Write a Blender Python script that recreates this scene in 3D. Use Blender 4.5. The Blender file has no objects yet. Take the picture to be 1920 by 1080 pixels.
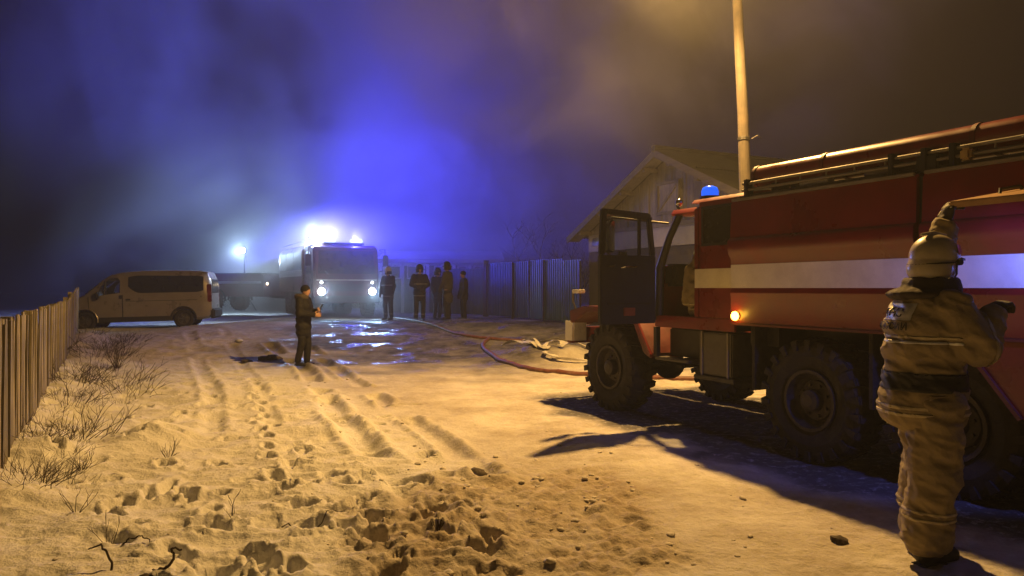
import bpy, bmesh, math, random
import numpy as np
from mathutils import Vector, Matrix, noise
from mathutils.bvhtree import BVHTree

scene = bpy.context.scene
COL = scene.collection
random.seed(7)
R = math.radians

# ------------------------------------------------------------------ camera, world, exposure
cam_d = bpy.data.cameras.new('camera')
cam_d.sensor_width = 36; cam_d.lens = 26.0
cam_d.clip_end = 1000
cam = bpy.data.objects.new('camera', cam_d); COL.objects.link(cam)
cam.location = (0, 0, 1.7); cam.rotation_euler = (R(90), 0, 0)
scene.camera = cam

world = bpy.data.worlds.new('World'); scene.world = world; world.use_nodes = True
wn = world.node_tree.nodes; wl = world.node_tree.links
sky = wn.new('ShaderNodeTexSky'); sky.sky_type = 'NISHITA'; sky.sun_disc = False
sky.sun_elevation = R(-4.0); sky.sun_rotation = R(200)
wl.new(sky.outputs[0], wn['Background'].inputs[0])
wn['Background'].inputs[1].default_value = 0.05

vs = scene.view_settings
vs.view_transform = 'Standard'; vs.look = 'None'; vs.gamma = 1; vs.exposure = 0
vs.use_curve_mapping = False
cy = scene.cycles
cy.use_denoising = True
try: cy.denoiser = 'OPENIMAGEDENOISE'
except Exception: pass
cy.max_bounces = 6; cy.diffuse_bounces = 3; cy.glossy_bounces = 3; cy.transmission_bounces = 4
cy.volume_bounces = 0; cy.transparent_max_bounces = 12
cy.volume_step_rate = 0.6; cy.volume_max_steps = 96
cy.sample_clamp_indirect = 4.0; cy.sample_clamp_direct = 0
cy.use_light_tree = True
cy.caustics_reflective = False; cy.caustics_refractive = False

# ------------------------------------------------------------------ lamps that the place has
def lamp(name, kind, loc, col, power, size=.1, target=None, cone=60, blend=.4):
    d = bpy.data.lights.new(name, kind); d.color = col; d.energy = power
    d.shadow_soft_size = size
    if kind == 'SPOT': d.spot_size = R(cone); d.spot_blend = blend
    o = bpy.data.objects.new(name, d); COL.objects.link(o); o.location = loc
    if target is not None:
        o.rotation_euler = (Vector(target) - Vector(loc)).to_track_quat('-Z', 'Y').to_euler()
    return o
SODIUM = (1.0, .555, .155)
LAMP_POS = (2.75, 11.6, 7.55)
lamp('street_lamp_light', 'SPOT', LAMP_POS, SODIUM, 5000, .13, (-.2, 8.3, 0), 178, .3)
lamp('street_lamp_spill', 'POINT', (LAMP_POS[0]-.02, LAMP_POS[1]-.02, LAMP_POS[2]+.02), SODIUM, 850, .13)

# ------------------------------------------------------------------ helpers
def tag(o, label=None, cat=None, group=None, kind=None):
    if label: o['label'] = label
    if cat: o['category'] = cat
    if group: o['group'] = group
    if kind: o['kind'] = kind
    return o
def empty(name, loc=(0, 0, 0), rz=0, rx=0, ry=0):
    o = bpy.data.objects.new(name, None); COL.objects.link(o)
    o.location = loc; o.rotation_euler = (rx, ry, rz); o.empty_display_size = .2
    return o
def link(name, me, parent=None, loc=None, rot=None):
    o = bpy.data.objects.new(name, me); COL.objects.link(o)
    if parent is not None: o.parent = parent
    if loc is not None: o.location = loc
    if rot is not None: o.rotation_euler = rot
    return o
def copy_tree(o, parent=None):
    c = o.copy(); COL.objects.link(c); c.parent = parent
    for ch in list(o.children): copy_tree(ch, c)
    return c

class MB:
    def __init__(s): s.v = []; s.f = []
    def add(s, vs_, fs):
        b = len(s.v); s.v += [tuple(p) for p in vs_]; s.f += [tuple(i + b for i in f) for f in fs]; return s
    def bx(s, x0, x1, y0, y1, z0, z1):
        return s.add([(x0,y0,z0),(x1,y0,z0),(x1,y1,z0),(x0,y1,z0),(x0,y0,z1),(x1,y0,z1),(x1,y1,z1),(x0,y1,z1)],
            [(0,3,2,1),(4,5,6,7),(0,1,5,4),(1,2,6,5),(2,3,7,6),(3,0,4,7)])
    def obox(s, c, size, rot=(0, 0, 0)):
        from mathutils import Euler
        M = Euler(rot).to_matrix(); c = Vector(c); h = Vector(size) / 2
        pts = [c + M @ Vector((sx*h.x, sy*h.y, sz*h.z)) for sz in (-1, 1) for sx, sy in ((-1,-1),(1,-1),(1,1),(-1,1))]
        return s.add(pts, [(0,3,2,1),(4,5,6,7),(0,1,5,4),(1,2,6,5),(2,3,7,6),(3,0,4,7)])
    def beam(s, p0, p1, w, h=None, up=(0, 0, 1)):
        h = h or w; p0 = Vector(p0); p1 = Vector(p1); d = (p1 - p0).normalized(); up = Vector(up)
        a = d.cross(up)
        if a.length < 1e-3: a = d.cross(Vector((1, 0, 0)))
        a.normalize(); b = a.cross(d)
        pts = [p + a*sx*w/2 + b*sy*h/2 for p in (p0, p1) for sx, sy in ((-1,-1),(1,-1),(1,1),(-1,1))]
        return s.add(pts, [(0,3,2,1),(4,5,6,7),(0,1,5,4),(1,2,6,5),(2,3,7,6),(3,0,4,7)])
    def tube(s, pts, rad, n=8, closed=False):
        pts = [Vector(p) for p in pts]; m = len(pts)
        if not hasattr(rad, '__len__'): rad = [rad] * m
        ring = []; a = None
        for i, p in enumerate(pts):
            if closed: d = pts[(i+1) % m] - pts[i-1]
            else: d = pts[min(i+1, m-1)] - pts[max(i-1, 0)]
            if d.length < 1e-9: d = Vector((0, 0, 1))
            d.normalize()
            if a is None:
                a = d.cross(Vector((0, 0, 1)))
                if a.length < 1e-2: a = d.cross(Vector((1, 0, 0)))
            a = a - d * a.dot(d)
            if a.length < 1e-6: a = d.orthogonal()
            a.normalize(); b = d.cross(a)
            ring += [p + (a*math.cos(2*math.pi*k/n) + b*math.sin(2*math.pi*k/n)) * rad[i] for k in range(n)]
        fs = []
        for i in range(m if closed else m - 1):
            j = (i + 1) % m
            fs += [(i*n+k, i*n+(k+1) % n, j*n+(k+1) % n, j*n+k) for k in range(n)]
        if not closed: fs += [tuple(range(n-1, -1, -1)), tuple((m-1)*n + k for k in range(n))]
        return s.add(ring, fs)
    def cyl(s, p0, p1, r0, r1=None, n=12): return s.tube([p0, p1], [r0, r0 if r1 is None else r1], n)
    def capsule(s, p0, r0, p1, r1, n=12):
        p0 = Vector(p0); p1 = Vector(p1); d = (p1 - p0); L = d.length
        d = d.normalized() if L > 1e-6 else Vector((0, 0, 1))
        P = []; Q = []
        for a in (-80, -50, -20): P.append(p0 + d*r0*math.sin(R(a))); Q.append(r0*math.cos(R(a)))
        for a in (20, 50, 80): P.append(p1 + d*r1*math.sin(R(a))); Q.append(r1*math.cos(R(a)))
        return s.tube(P, Q, n)
    def ball(s, c, r, nu=14, nv=9, rot=None):
        if not hasattr(r, '__len__'): r = (r, r, r)
        M = rot or Matrix.Identity(3); c = Vector(c); v = []
        for i in range(1, nv):
            t = math.pi * i / nv
            for k in range(nu):
                p = 2*math.pi*k/nu
                v.append(c + M @ Vector((r[0]*math.sin(t)*math.cos(p), r[1]*math.sin(t)*math.sin(p), r[2]*math.cos(t))))
        top = len(v); v.append(c + M @ Vector((0, 0, r[2]))); v.append(c + M @ Vector((0, 0, -r[2])))
        f = []
        for i in range(nv - 2):
            f += [(i*nu+k, (i+1)*nu+k, (i+1)*nu+(k+1) % nu, i*nu+(k+1) % nu) for k in range(nu)]
        f += [(top, k, (k+1) % nu) for k in range(nu)]
        b = (nv-2)*nu; f += [(top+1, b+(k+1) % nu, b+k) for k in range(nu)]
        return s.add(v, f)
    def lathe(s, prof, n=24, c=(0, 0, 0), axis='y', closed=True):
        c = Vector(c); v = []
        for (r, h) in prof:
            for k in range(n):
                t = 2*math.pi*k/n; a, b = r*math.cos(t), r*math.sin(t)
                v.append(c + (Vector((a, h, b)) if axis == 'y' else Vector((a, b, h)) if axis == 'z' else Vector((h, a, b))))
        m = len(prof); f = []
        for i in range(m if closed else m - 1):
            j = (i+1) % m
            f += [(i*n+k, j*n+k, j*n+(k+1) % n, i*n+(k+1) % n) for k in range(n)]
        if not closed: f += [tuple(range(n)), tuple((m-1)*n+k for k in range(n-1, -1, -1))]
        return s.add(v, f)
    def prism(s, poly, axis, a0, a1):
        n = len(poly)
        def P(p, a): return (a, p[0], p[1]) if axis == 'x' else (p[0], a, p[1]) if axis == 'y' else (p[0], p[1], a)
        v = [P(p, a0) for p in poly] + [P(p, a1) for p in poly]
        f = [tuple(range(n-1, -1, -1)), tuple(range(n, 2*n))] + [(i, (i+1) % n, n+(i+1) % n, n+i) for i in range(n)]
        return s.add(v, f)
    def mesh(s, name, mat=None, smooth=False, fix=True):
        me = bpy.data.meshes.new(name); me.from_pydata(s.v, [], s.f)
        if fix:
            bm = bmesh.new(); bm.from_mesh(me); bmesh.ops.recalc_face_normals(bm, faces=bm.faces); bm.to_mesh(me); bm.free()
        if mat: me.materials.append(mat)
        if smooth: me.polygons.foreach_set('use_smooth', [True] * len(me.polygons))
        me.update(); return me
    def build(s, name, mat, parent=None, smooth=False, bevel=0, loc=None, rot=None, seg=2):
        me = s.mesh(name, mat, smooth)
        o = link(name, me, parent, loc, rot)
        if bevel:
            bm = bmesh.new(); bm.from_mesh(me)
            es = [e for e in bm.edges if len(e.link_faces) == 2 and e.calc_face_angle(0) > .5]
            bmesh.ops.bevel(bm, geom=es, offset=bevel, segments=seg, affect='EDGES', clamp_overlap=True)
            bm.to_mesh(me); bm.free()
            me.polygons.foreach_set('use_smooth', [True] * len(me.polygons))
            try: me.set_sharp_from_angle(angle=R(50))
            except Exception: pass
        elif smooth:
            try: me.set_sharp_from_angle(angle=R(50))
            except Exception: pass
        return o

# ------------------------------------------------------------------ materials
MATS = {}
def mat(name, col, rough=.6, metal=0, var=.25, scale=6, bump=.15, bscale=40, dirt=None, dirt_amt=.4, coat=0, stretch=(1, 1, 1), spec=.5, dist=.01, detail=4, rvar=.12, orand=0):
    if name in MATS: return MATS[name]
    m = bpy.data.materials.new(name); m.use_nodes = True; nt = m.node_tree; N = nt.nodes; L = nt.links
    b = N['Principled BSDF']; b.inputs['Roughness'].default_value = rough; b.inputs['Metallic'].default_value = metal
    b.inputs['Specular IOR Level'].default_value = spec
    if coat: b.inputs['Coat Weight'].default_value = coat; b.inputs['Coat Roughness'].default_value = .15
    tc = N.new('ShaderNodeTexCoord'); mp = N.new('ShaderNodeMapping'); mp.inputs['Scale'].default_value = stretch
    L.new(tc.outputs['Object'], mp.inputs[0])
    n1 = N.new('ShaderNodeTexNoise'); n1.inputs['Scale'].default_value = scale; n1.inputs['Detail'].default_value = detail; n1.inputs['Roughness'].default_value = .65
    L.new(mp.outputs[0], n1.inputs['Vector'])
    rp = N.new('ShaderNodeValToRGB'); e = rp.color_ramp.elements
    e[0].position = .3; e[1].position = .7
    e[0].color = (*[max(0, c*(1-var)) for c in col], 1); e[1].color = (*[min(1, c*(1+var)) for c in col], 1)
    L.new(n1.outputs[0], rp.inputs[0]); out = rp.outputs[0]
    if dirt:
        n3 = N.new('ShaderNodeTexNoise'); n3.inputs['Scale'].default_value = scale*.6; n3.inputs['Detail'].default_value = 6; n3.inputs['Roughness'].default_value = .7
        L.new(tc.outputs['Object'], n3.inputs['Vector'])
        r3 = N.new('ShaderNodeMapRange'); r3.inputs[1].default_value = .45; r3.inputs[2].default_value = .75; r3.inputs[3].default_value = 0; r3.inputs[4].default_value = dirt_amt
        L.new(n3.outputs[0], r3.inputs[0])
        mx = N.new('ShaderNodeMix'); mx.data_type = 'RGBA'; mx.inputs[7].default_value = (*dirt, 1)
        L.new(r3.outputs[0], mx.inputs[0]); L.new(out, mx.inputs[6]); out = mx.outputs[2]
    if orand:
        oi = N.new('ShaderNodeObjectInfo'); om = N.new('ShaderNodeMapRange'); om.inputs[3].default_value = 1-orand; om.inputs[4].default_value = 1+orand*.6
        L.new(oi.outputs['Random'], om.inputs[0])
        ml = N.new('ShaderNodeVectorMath'); ml.operation = 'SCALE'; L.new(out, ml.inputs[0]); L.new(om.outputs[0], ml.inputs['Scale']); out = ml.outputs[0]
    L.new(out, b.inputs['Base Color'])
    if rvar:
        rr = N.new('ShaderNodeMapRange'); rr.inputs[1].default_value = .3; rr.inputs[2].default_value = .7
        rr.inputs[3].default_value = max(.02, rough-rvar); rr.inputs[4].default_value = min(1, rough+rvar)
        L.new(n1.outputs[0], rr.inputs[0]); L.new(rr.outputs[0], b.inputs['Roughness'])
    if bump:
        n2 = N.new('ShaderNodeTexNoise'); n2.inputs['Scale'].default_value = bscale; n2.inputs['Detail'].default_value = 4
        L.new(mp.outputs[0], n2.inputs['Vector'])
        bp = N.new('ShaderNodeBump'); bp.inputs['Strength'].default_value = bump; bp.inputs['Distance'].default_value = dist
        L.new(n2.outputs[0], bp.inputs['Height']); L.new(bp.outputs[0], b.inputs['Normal'])
    MATS[name] = m; return m
def emit(name, col, strength, base=(.1, .1, .1)):
    m = bpy.data.materials.new(name); m.use_nodes = True; b = m.node_tree.nodes['Principled BSDF']
    b.inputs['Base Color'].default_value = (*base, 1); b.inputs['Emission Color'].default_value = (*col, 1)
    b.inputs['Emission Strength'].default_value = strength; b.inputs['Roughness'].default_value = .2
    MATS[name] = m; return m
def glass(name, tint=(.7, .75, .8), alpha=.25, rough=.05):
    m = bpy.data.materials.new(name); m.use_nodes = True; nt = m.node_tree; N = nt.nodes; L = nt.links
    N.remove(N['Principled BSDF'])
    tr = N.new('ShaderNodeBsdfTransparent'); tr.inputs[0].default_value = (*tint, 1)
    gl = N.new('ShaderNodeBsdfGlossy'); gl.inputs['Roughness'].default_value = rough; gl.inputs[0].default_value = (.8, .8, .85, 1)
    df = N.new('ShaderNodeBsdfDiffuse'); df.inputs[0].default_value = (.25, .25, .27, 1)
    lw = N.new('ShaderNodeLayerWeight'); lw.inputs[0].default_value = .25
    m1 = N.new('ShaderNodeMixShader'); m1.inputs[0].default_value = alpha * .3
    m2 = N.new('ShaderNodeMixShader')
    L.new(tr.outputs[0], m1.inputs[1]); L.new(df.outputs[0], m1.inputs[2])
    mr = N.new('ShaderNodeMapRange'); mr.inputs[3].default_value = .05; mr.inputs[4].default_value = .9
    L.new(lw.outputs['Fresnel'], mr.inputs[0]); L.new(mr.outputs[0], m2.inputs[0])
    L.new(m1.outputs[0], m2.inputs[1]); L.new(gl.outputs[0], m2.inputs[2])
    L.new(m2.outputs[0], N['Material Output'].inputs[0]); MATS[name] = m; return m
def lens(name, col, strength):      # lit lamp lens: partly see-through, partly glowing
    m = bpy.data.materials.new(name); m.use_nodes = True; nt = m.node_tree; N = nt.nodes; L = nt.links
    N.remove(N['Principled BSDF'])
    tr = N.new('ShaderNodeBsdfTransparent'); tr.inputs[0].default_value = (1, 1, 1, 1)
    em = N.new('ShaderNodeEmission'); em.inputs[0].default_value = (*col, 1); em.inputs[1].default_value = strength
    ad = N.new('ShaderNodeMixShader'); ad.inputs[0].default_value = .5
    L.new(tr.outputs[0], ad.inputs[1]); L.new(em.outputs[0], ad.inputs[2])
    L.new(ad.outputs[0], N['Material Output'].inputs[0]); MATS[name] = m; return m

RED = mat('red_paint', (.165, .008, .006), .34, var=.2, scale=2, bump=.05, bscale=9, dirt=(.06, .014, .010), dirt_amt=.4, coat=.25, dist=.006)
RED_D = mat('red_paint_dull', (.11, .008, .006), .5, var=.3, scale=4, bump=.08, bscale=20, dirt=(.05, .03, .02), dirt_amt=.6)
WHITE_STRIPE = mat('white_stripe_paint', (.74, .70, .60), .45, var=.08, scale=5, bump=.04, bscale=12, dirt=(.4, .33, .25), dirt_amt=.35)
BLACKP = mat('black_painted_steel', (.010, .010, .011), .5, var=.4, scale=8, bump=.15, dirt=(.05, .042, .034), dirt_amt=.35)
NAVY = mat('dark_blue_door_lining', (.016, .018, .032), .55, var=.3, scale=8, bump=.2, bscale=25)
RUBBER = mat('tyre_rubber', (.012, .0115, .011), .85, var=.4, scale=7, bump=.5, bscale=35, dirt=(.07, .06, .05), dirt_amt=.45)
RIM = mat('rim_steel', (.03, .027, .025), .6, metal=.2, var=.4, scale=9, bump=.2, dirt=(.09, .07, .05), dirt_amt=.5)
GREYM = mat('grey_metal', (.09, .088, .085), .5, metal=.5, var=.3, scale=7, bump=.2, dirt=(.1, .08, .06), dirt_amt=.5)
ALU = mat('aluminium_rail', (.22, .20, .18), .55, metal=.3, var=.2, scale=6, bump=.1)
WHITEP = mat('white_paint', (.75, .75, .75), .5, var=.1, scale=6, bump=.1, dirt=(.3, .27, .23), dirt_amt=.3)
CHROME = mat('chrome', (.6, .6, .6), .15, metal=1, var=.1, bump=0)
GLASS = glass('window_glass')
DARKGLASS = mat('dark_tinted_glass', (.02, .022, .026), .12, var=.2, bump=0, coat=.5)
CREWGLASS = mat('dusty_dark_glass', (.022, .022, .023), .25, var=.2, scale=3, bump=.02)
WOOD = mat('weathered_plank', (.27, .235, .14), .85, var=.5, scale=5, bump=.6, bscale=14, stretch=(3, 3, .35), dirt=(.10, .075, .05), dirt_amt=.7, orand=.5)
POLEW = mat('pole_wood', (.095, .080, .060), .85, var=.35, scale=6, bump=.6, bscale=16, stretch=(3, 3, .25), dirt=(.2, .15, .1), dirt_amt=.5)
BOARD = mat('house_board', (.19, .185, .18), .85, var=.3, scale=4, bump=.4, bscale=14, stretch=(3, 3, .3), dirt=(.07, .065, .06), dirt_amt=.6, orand=.35)
PLASTER = mat('whitewashed_wall', (.42, .42, .44), .9, var=.15, scale=3, bump=.3, dirt=(.3, .29, .27), dirt_amt=.5)
DARKWALL = mat('dark_cladding', (.06, .055, .05), .85, var=.3, scale=4, bump=.3)
SLATE = mat('roof_slate', (.06, .06, .05), .9, orand=.3, var=.35, scale=3, bump=.4, dirt=(.04, .045, .025), dirt_amt=.6)
TRIM = mat('barge_board', (.115, .105, .09), .85, var=.3, scale=5, bump=.4, stretch=(.4, 3, 3))
GREENM = mat('green_sheet_metal', (.004, .06, .075), .42, metal=.1, var=.25, scale=3, bump=.08, dirt=(.05, .06, .06), dirt_amt=.4, orand=.25)
TWIG = mat('dry_stem', (.045, .030, .018), .9, var=.4, scale=12, bump=.3)
BARK = mat('bare_bark', (.05, .042, .036), .9, var=.35, scale=8, bump=.4)
SNOWCLOD = mat('snow_clod', (.60, .56, .50), .85, var=.25, scale=14, bump=.5, bscale=30, dirt=(.36, .29, .21), dirt_amt=.5)
HOSE = mat('red_brown_hose', (.15, .05, .032), .6, var=.3, scale=9, bump=.2, dirt=(.3, .27, .24), dirt_amt=.4)
HOSEW = mat('white_canvas_hose', (.62, .6, .55), .85, var=.2, scale=9, bump=.35, bscale=50, dirt=(.3, .26, .2), dirt_amt=.5)
COATM = mat('tan_protective_cloth', (.26, .205, .11), .75, var=.25, scale=5, bump=.4, bscale=16, dirt=(.12, .092, .05), dirt_amt=.5, dist=.03)
COATD = mat('dark_brown_collar', (.035, .024, .018), .85, var=.3, scale=8, bump=.4, bscale=30)
GLOVE = mat('dark_glove', (.02, .019, .02), .7, var=.4, scale=14, bump=.4, bscale=40, dirt=(.12, .09, .06), dirt_amt=.5)
BOOT = mat('black_boot', (.015, .014, .013), .5, var=.3, scale=9, bump=.2)
BAND = mat('silver_reflective_tape', (.62, .62, .6), .4, metal=.35, var=.15, scale=20, bump=.15, bscale=60)
BAND_S = mat('dull_reflective_tape', (.42, .36, .22), .5, metal=.1, var=.2, scale=20, bump=.15, bscale=60)
BELT = mat('black_belt', (.012, .012, .013), .6, var=.3, scale=10, bump=.2)
HELM = mat('cream_helmet', (.50, .44, .30), .42, var=.12, scale=5, bump=.05, dirt=(.2, .16, .1), dirt_amt=.45, coat=.2)
SKIN = mat('skin', (.50, .30, .21), .55, var=.1, scale=12, bump=.1)
NAVYCL = mat('navy_work_cloth', (.012, .013, .019), .85, var=.3, scale=8, bump=.4, bscale=25)
BLACKCL = mat('black_winter_jacket', (.006, .006, .007), .8, var=.3, scale=9, bump=.4, bscale=25)
FUR = mat('grey_brown_fur', (.10, .08, .065), .95, var=.5, scale=40, bump=1, bscale=90)
HAIR = mat('dark_hair', (.02, .015, .012), .7, var=.3, scale=40, bump=.6, bscale=90)
VANP = mat('champagne_silver_paint', (.25, .22, .19), .35, metal=.35, var=.1, scale=3, bump=.03, dirt=(.2, .16, .12), dirt_amt=.55, coat=.3)
PLASTIC = mat('dark_plastic', (.02, .02, .022), .6, var=.3, scale=9, bump=.2)
CONC = mat('grey_lamp_casing', (.25, .25, .24), .5, metal=.4)

# ------------------------------------------------------------------ terrain
U = np.array([-.454, .891]); V = np.array([.891, .454])      # along the road (away), across it (right)
def ss(t):
    t = np.clip(t, 0, 1); return t*t*(3-2*t)
def base_h(x, y):
    h = .6 * ss((y-16)/8.5)
    return h * (1 - .4*ss((-x-8)/4.))
_rng = np.random.RandomState(3)
_lat = _rng.rand(256, 256)
def vnoise(x, y):
    xi = np.floor(x).astype(int); yi = np.floor(y).astype(int); fx = x-xi; fy = y-yi
    fx = fx*fx*(3-2*fx); fy = fy*fy*(3-2*fy)
    a = _lat[xi & 255, yi & 255]; b = _lat[(xi+1) & 255, yi & 255]; c = _lat[xi & 255, (yi+1) & 255]; d = _lat[(xi+1) & 255, (yi+1) & 255]
    return (a*(1-fx)+b*fx)*(1-fy) + (c*(1-fx)+d*fx)*fy - .5
def fbm(x, y, o=4, g=.5):
    s = 0; a = 1
    for i in range(o):
        s = s + a*vnoise(x+17.3*i, y-9.1*i); x = x*2.03; y = y*2.03; a *= g
    return s
def seg_d(x, y, pts):
    d = np.full(np.shape(x), 1e9)
    for (ax, ay), (bx_, by_) in zip(pts[:-1], pts[1:]):
        vx, vy = bx_-ax, by_-ay; t = np.clip(((x-ax)*vx+(y-ay)*vy)/(vx*vx+vy*vy), 0, 1)
        d = np.minimum(d, np.hypot(x-ax-t*vx, y-ay-t*vy))
    return d
RUTS = [([(-.6, 5.5), (-.75, 5.9), (-1.05, 6.64), (-2.18, 9.43), (-4.4, 15.7), (-6.4, 19.5)], .14, .08),
        ([(-.2, 6.6), (-.75, 8.1), (-1.75, 10.6), (-3.6, 15.3), (-5.2, 19.0)], .12, .065),
        ([(-3.6, 8.9), (-4.76, 11.8), (-7.4, 17.4), (-9.6, 22.0)], .12, .032),
        ([(-2.9, 9.0), (-4.0, 11.9), (-6.5, 17.6), (-8.6, 22.0)], .10, .022)]
PRINTS = []          # x, y, half length, half width, angle, depth
for a in [(-3.11,5.9,.17,.09,1.7,.075), (-2.95,6.32,.26,.07,1.8,.06), (-2.62,5.98,.13,.07,1.9,.06), (-2.14,5.3,.16,.10,2.4,.08), (-2.30,5.65,.14,.08,1.6,.06),
          (-1.43,5.25,.12,.14,.4,.10), (-1.62,5.75,.15,.09,.9,.07), (-1.2,5.85,.16,.09,1.2,.08), (-1.05,5.45,.16,.08,2.2,.07), (-.95,5.05,.2,.10,2.3,.09), (-.45,5.1,.10,.08,1,.08), (-1.75,6.3,.15,.08,1,.06)]:
    PRINTS.append(a)
_pr = random.Random(5)
for i in range(150):
    y = 4.2 + 9*_pr.random()**1.5; x = -.25*y + 1.2 - _pr.random()*(.55*y)
    if x > .2: continue
    PRINTS.append((x, y, .12+.05*_pr.random(), .06+.03*_pr.random(), _pr.uniform(0, 3.14), .02+.05*_pr.random()))
for i in range(18):   # a walked line beside the ruts
    t = i/17; PRINTS.append((-1.9-2.9*t+_pr.uniform(-.12, .12), 6.2+7.5*t, .14, .07, 2.0+_pr.uniform(-.3, .3), .06))
def heights(x, y, fine=True):
    h = base_h(x, y)
    w = x*V[0]+y*V[1]                       # across the road
    left = ss((3.4-w)/1.6)                  # untrodden verge on the left of the wheel tracks
    near = ss((34-y)/14.)
    h = h + left*(.10*fbm(x*.55, y*.55, 3) + .05*fbm(x*1.7+5, y*1.7, 3))*near + .02*fbm(x*.8, y*.8, 2)
    h = h + .16*np.exp(-(seg_d(x, y, [(-4.3, 6), (-12.6, 22)])/.55)**2) * (1+.8*fbm(x*1.1, y*1.1, 3))   # drift along the plank fence
    h = h + .20*np.exp(-(((x+4.0)/.42)**2+((y-8.3)/.5)**2)) + .14*np.exp(-(((x+4.55)/.3)**2+((y-7.3)/.35)**2))
    h = h + .32*np.exp(-(((x-.9)/1.15)**2+((y-17.4)/1.2)**2)) * (1+.5*fbm(x*2, y*2, 3))                   # heap with the hoses
    h = h + .45*ss((w-10.6)/1.2)*ss((y-9)/3)*ss((23-y)/4)*(1+.5*fbm(x*.9, y*.9, 3))                      # bank on the far verge
    h = h + .10*np.exp(-(seg_d(x, y, [(-1.6, 24), (1.2, 20.5)])/.9)**2)
    crust = 1-np.abs(fbm(x*1.1+40, y*3.2, 4, .55))*2.6
    h = h + left*near*(.030*crust + .022*fbm(x*5.5, y*7.5, 3))
    tr = trampled(x, y)
    h = h + tr*(.075*np.abs(fbm(x*4.2, y*4.2, 4)) + .036*fbm(x*11, y*11, 3) - .012)
    ro = ss((w-3.0)/1.5)*ss((30-y)/10)
    h = h + ro*(.016*fbm(x*6, y*6, 3)+.02*fbm(x*1.6+7, y*1.6, 3)) + (.009*fbm(x*16, y*16, 2))*near
    for pts, wd, dp in RUTS:
        d = seg_d(x, y, pts); brk = ss((fbm(x*1.3+3, y*1.3, 2)+.3)/.3)
        h = h - dp*np.exp(-(d/wd)**4)*brk + dp*.55*np.exp(-((d-wd*1.6)/(wd*.5))**2)*brk*(1+fbm(x*5, y*5, 2))
    if fine:
        for (px, py, a, b, an, dp) in PRINTS:
            m = (np.abs(x-px) < .45) & (np.abs(y-py) < .45)
            if not m.any(): continue
            dx = x[m]-px; dy = y[m]-py; ca, sa = math.cos(an), math.sin(an)
            wob = 1 + .45*fbm(x[m]*7+px, y[m]*7, 2) + .35*fbm(x[m]*21+px, y[m]*21, 2)
            q = np.sqrt(((dx*ca+dy*sa)/a)**2 + ((-dx*sa+dy*ca)/b)**2)*wob
            h[m] += -dp*1.15*(1-ss((q-.70)/.34)) + dp*.35*np.exp(-((q-1.25)/.28)**2)
    return h
def trampled(x, y):
    d = np.hypot((x-.05)/1.25, (y-5.4)/1.9)
    return ss((1.12-d+.5*fbm(x*1.2, y*1.2, 3))/.5)
def wetness(x, y):
    d = np.hypot((x+1.2)/7.0, (y-22)/7.4)
    return ss((1.12-d+.55*fbm(x*.6+9, y*.6, 4))/.55)
def icy_shade(x, y):  # icy road strip that deepens the near engine's lamp shadow by colour
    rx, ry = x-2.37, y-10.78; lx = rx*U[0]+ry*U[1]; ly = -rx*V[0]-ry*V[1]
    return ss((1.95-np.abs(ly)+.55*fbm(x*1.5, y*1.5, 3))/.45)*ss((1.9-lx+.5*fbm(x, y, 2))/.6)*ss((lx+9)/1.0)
def gz(x, y):
    return float(heights(np.array([float(x)]), np.array([float(y)]))[0])

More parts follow.
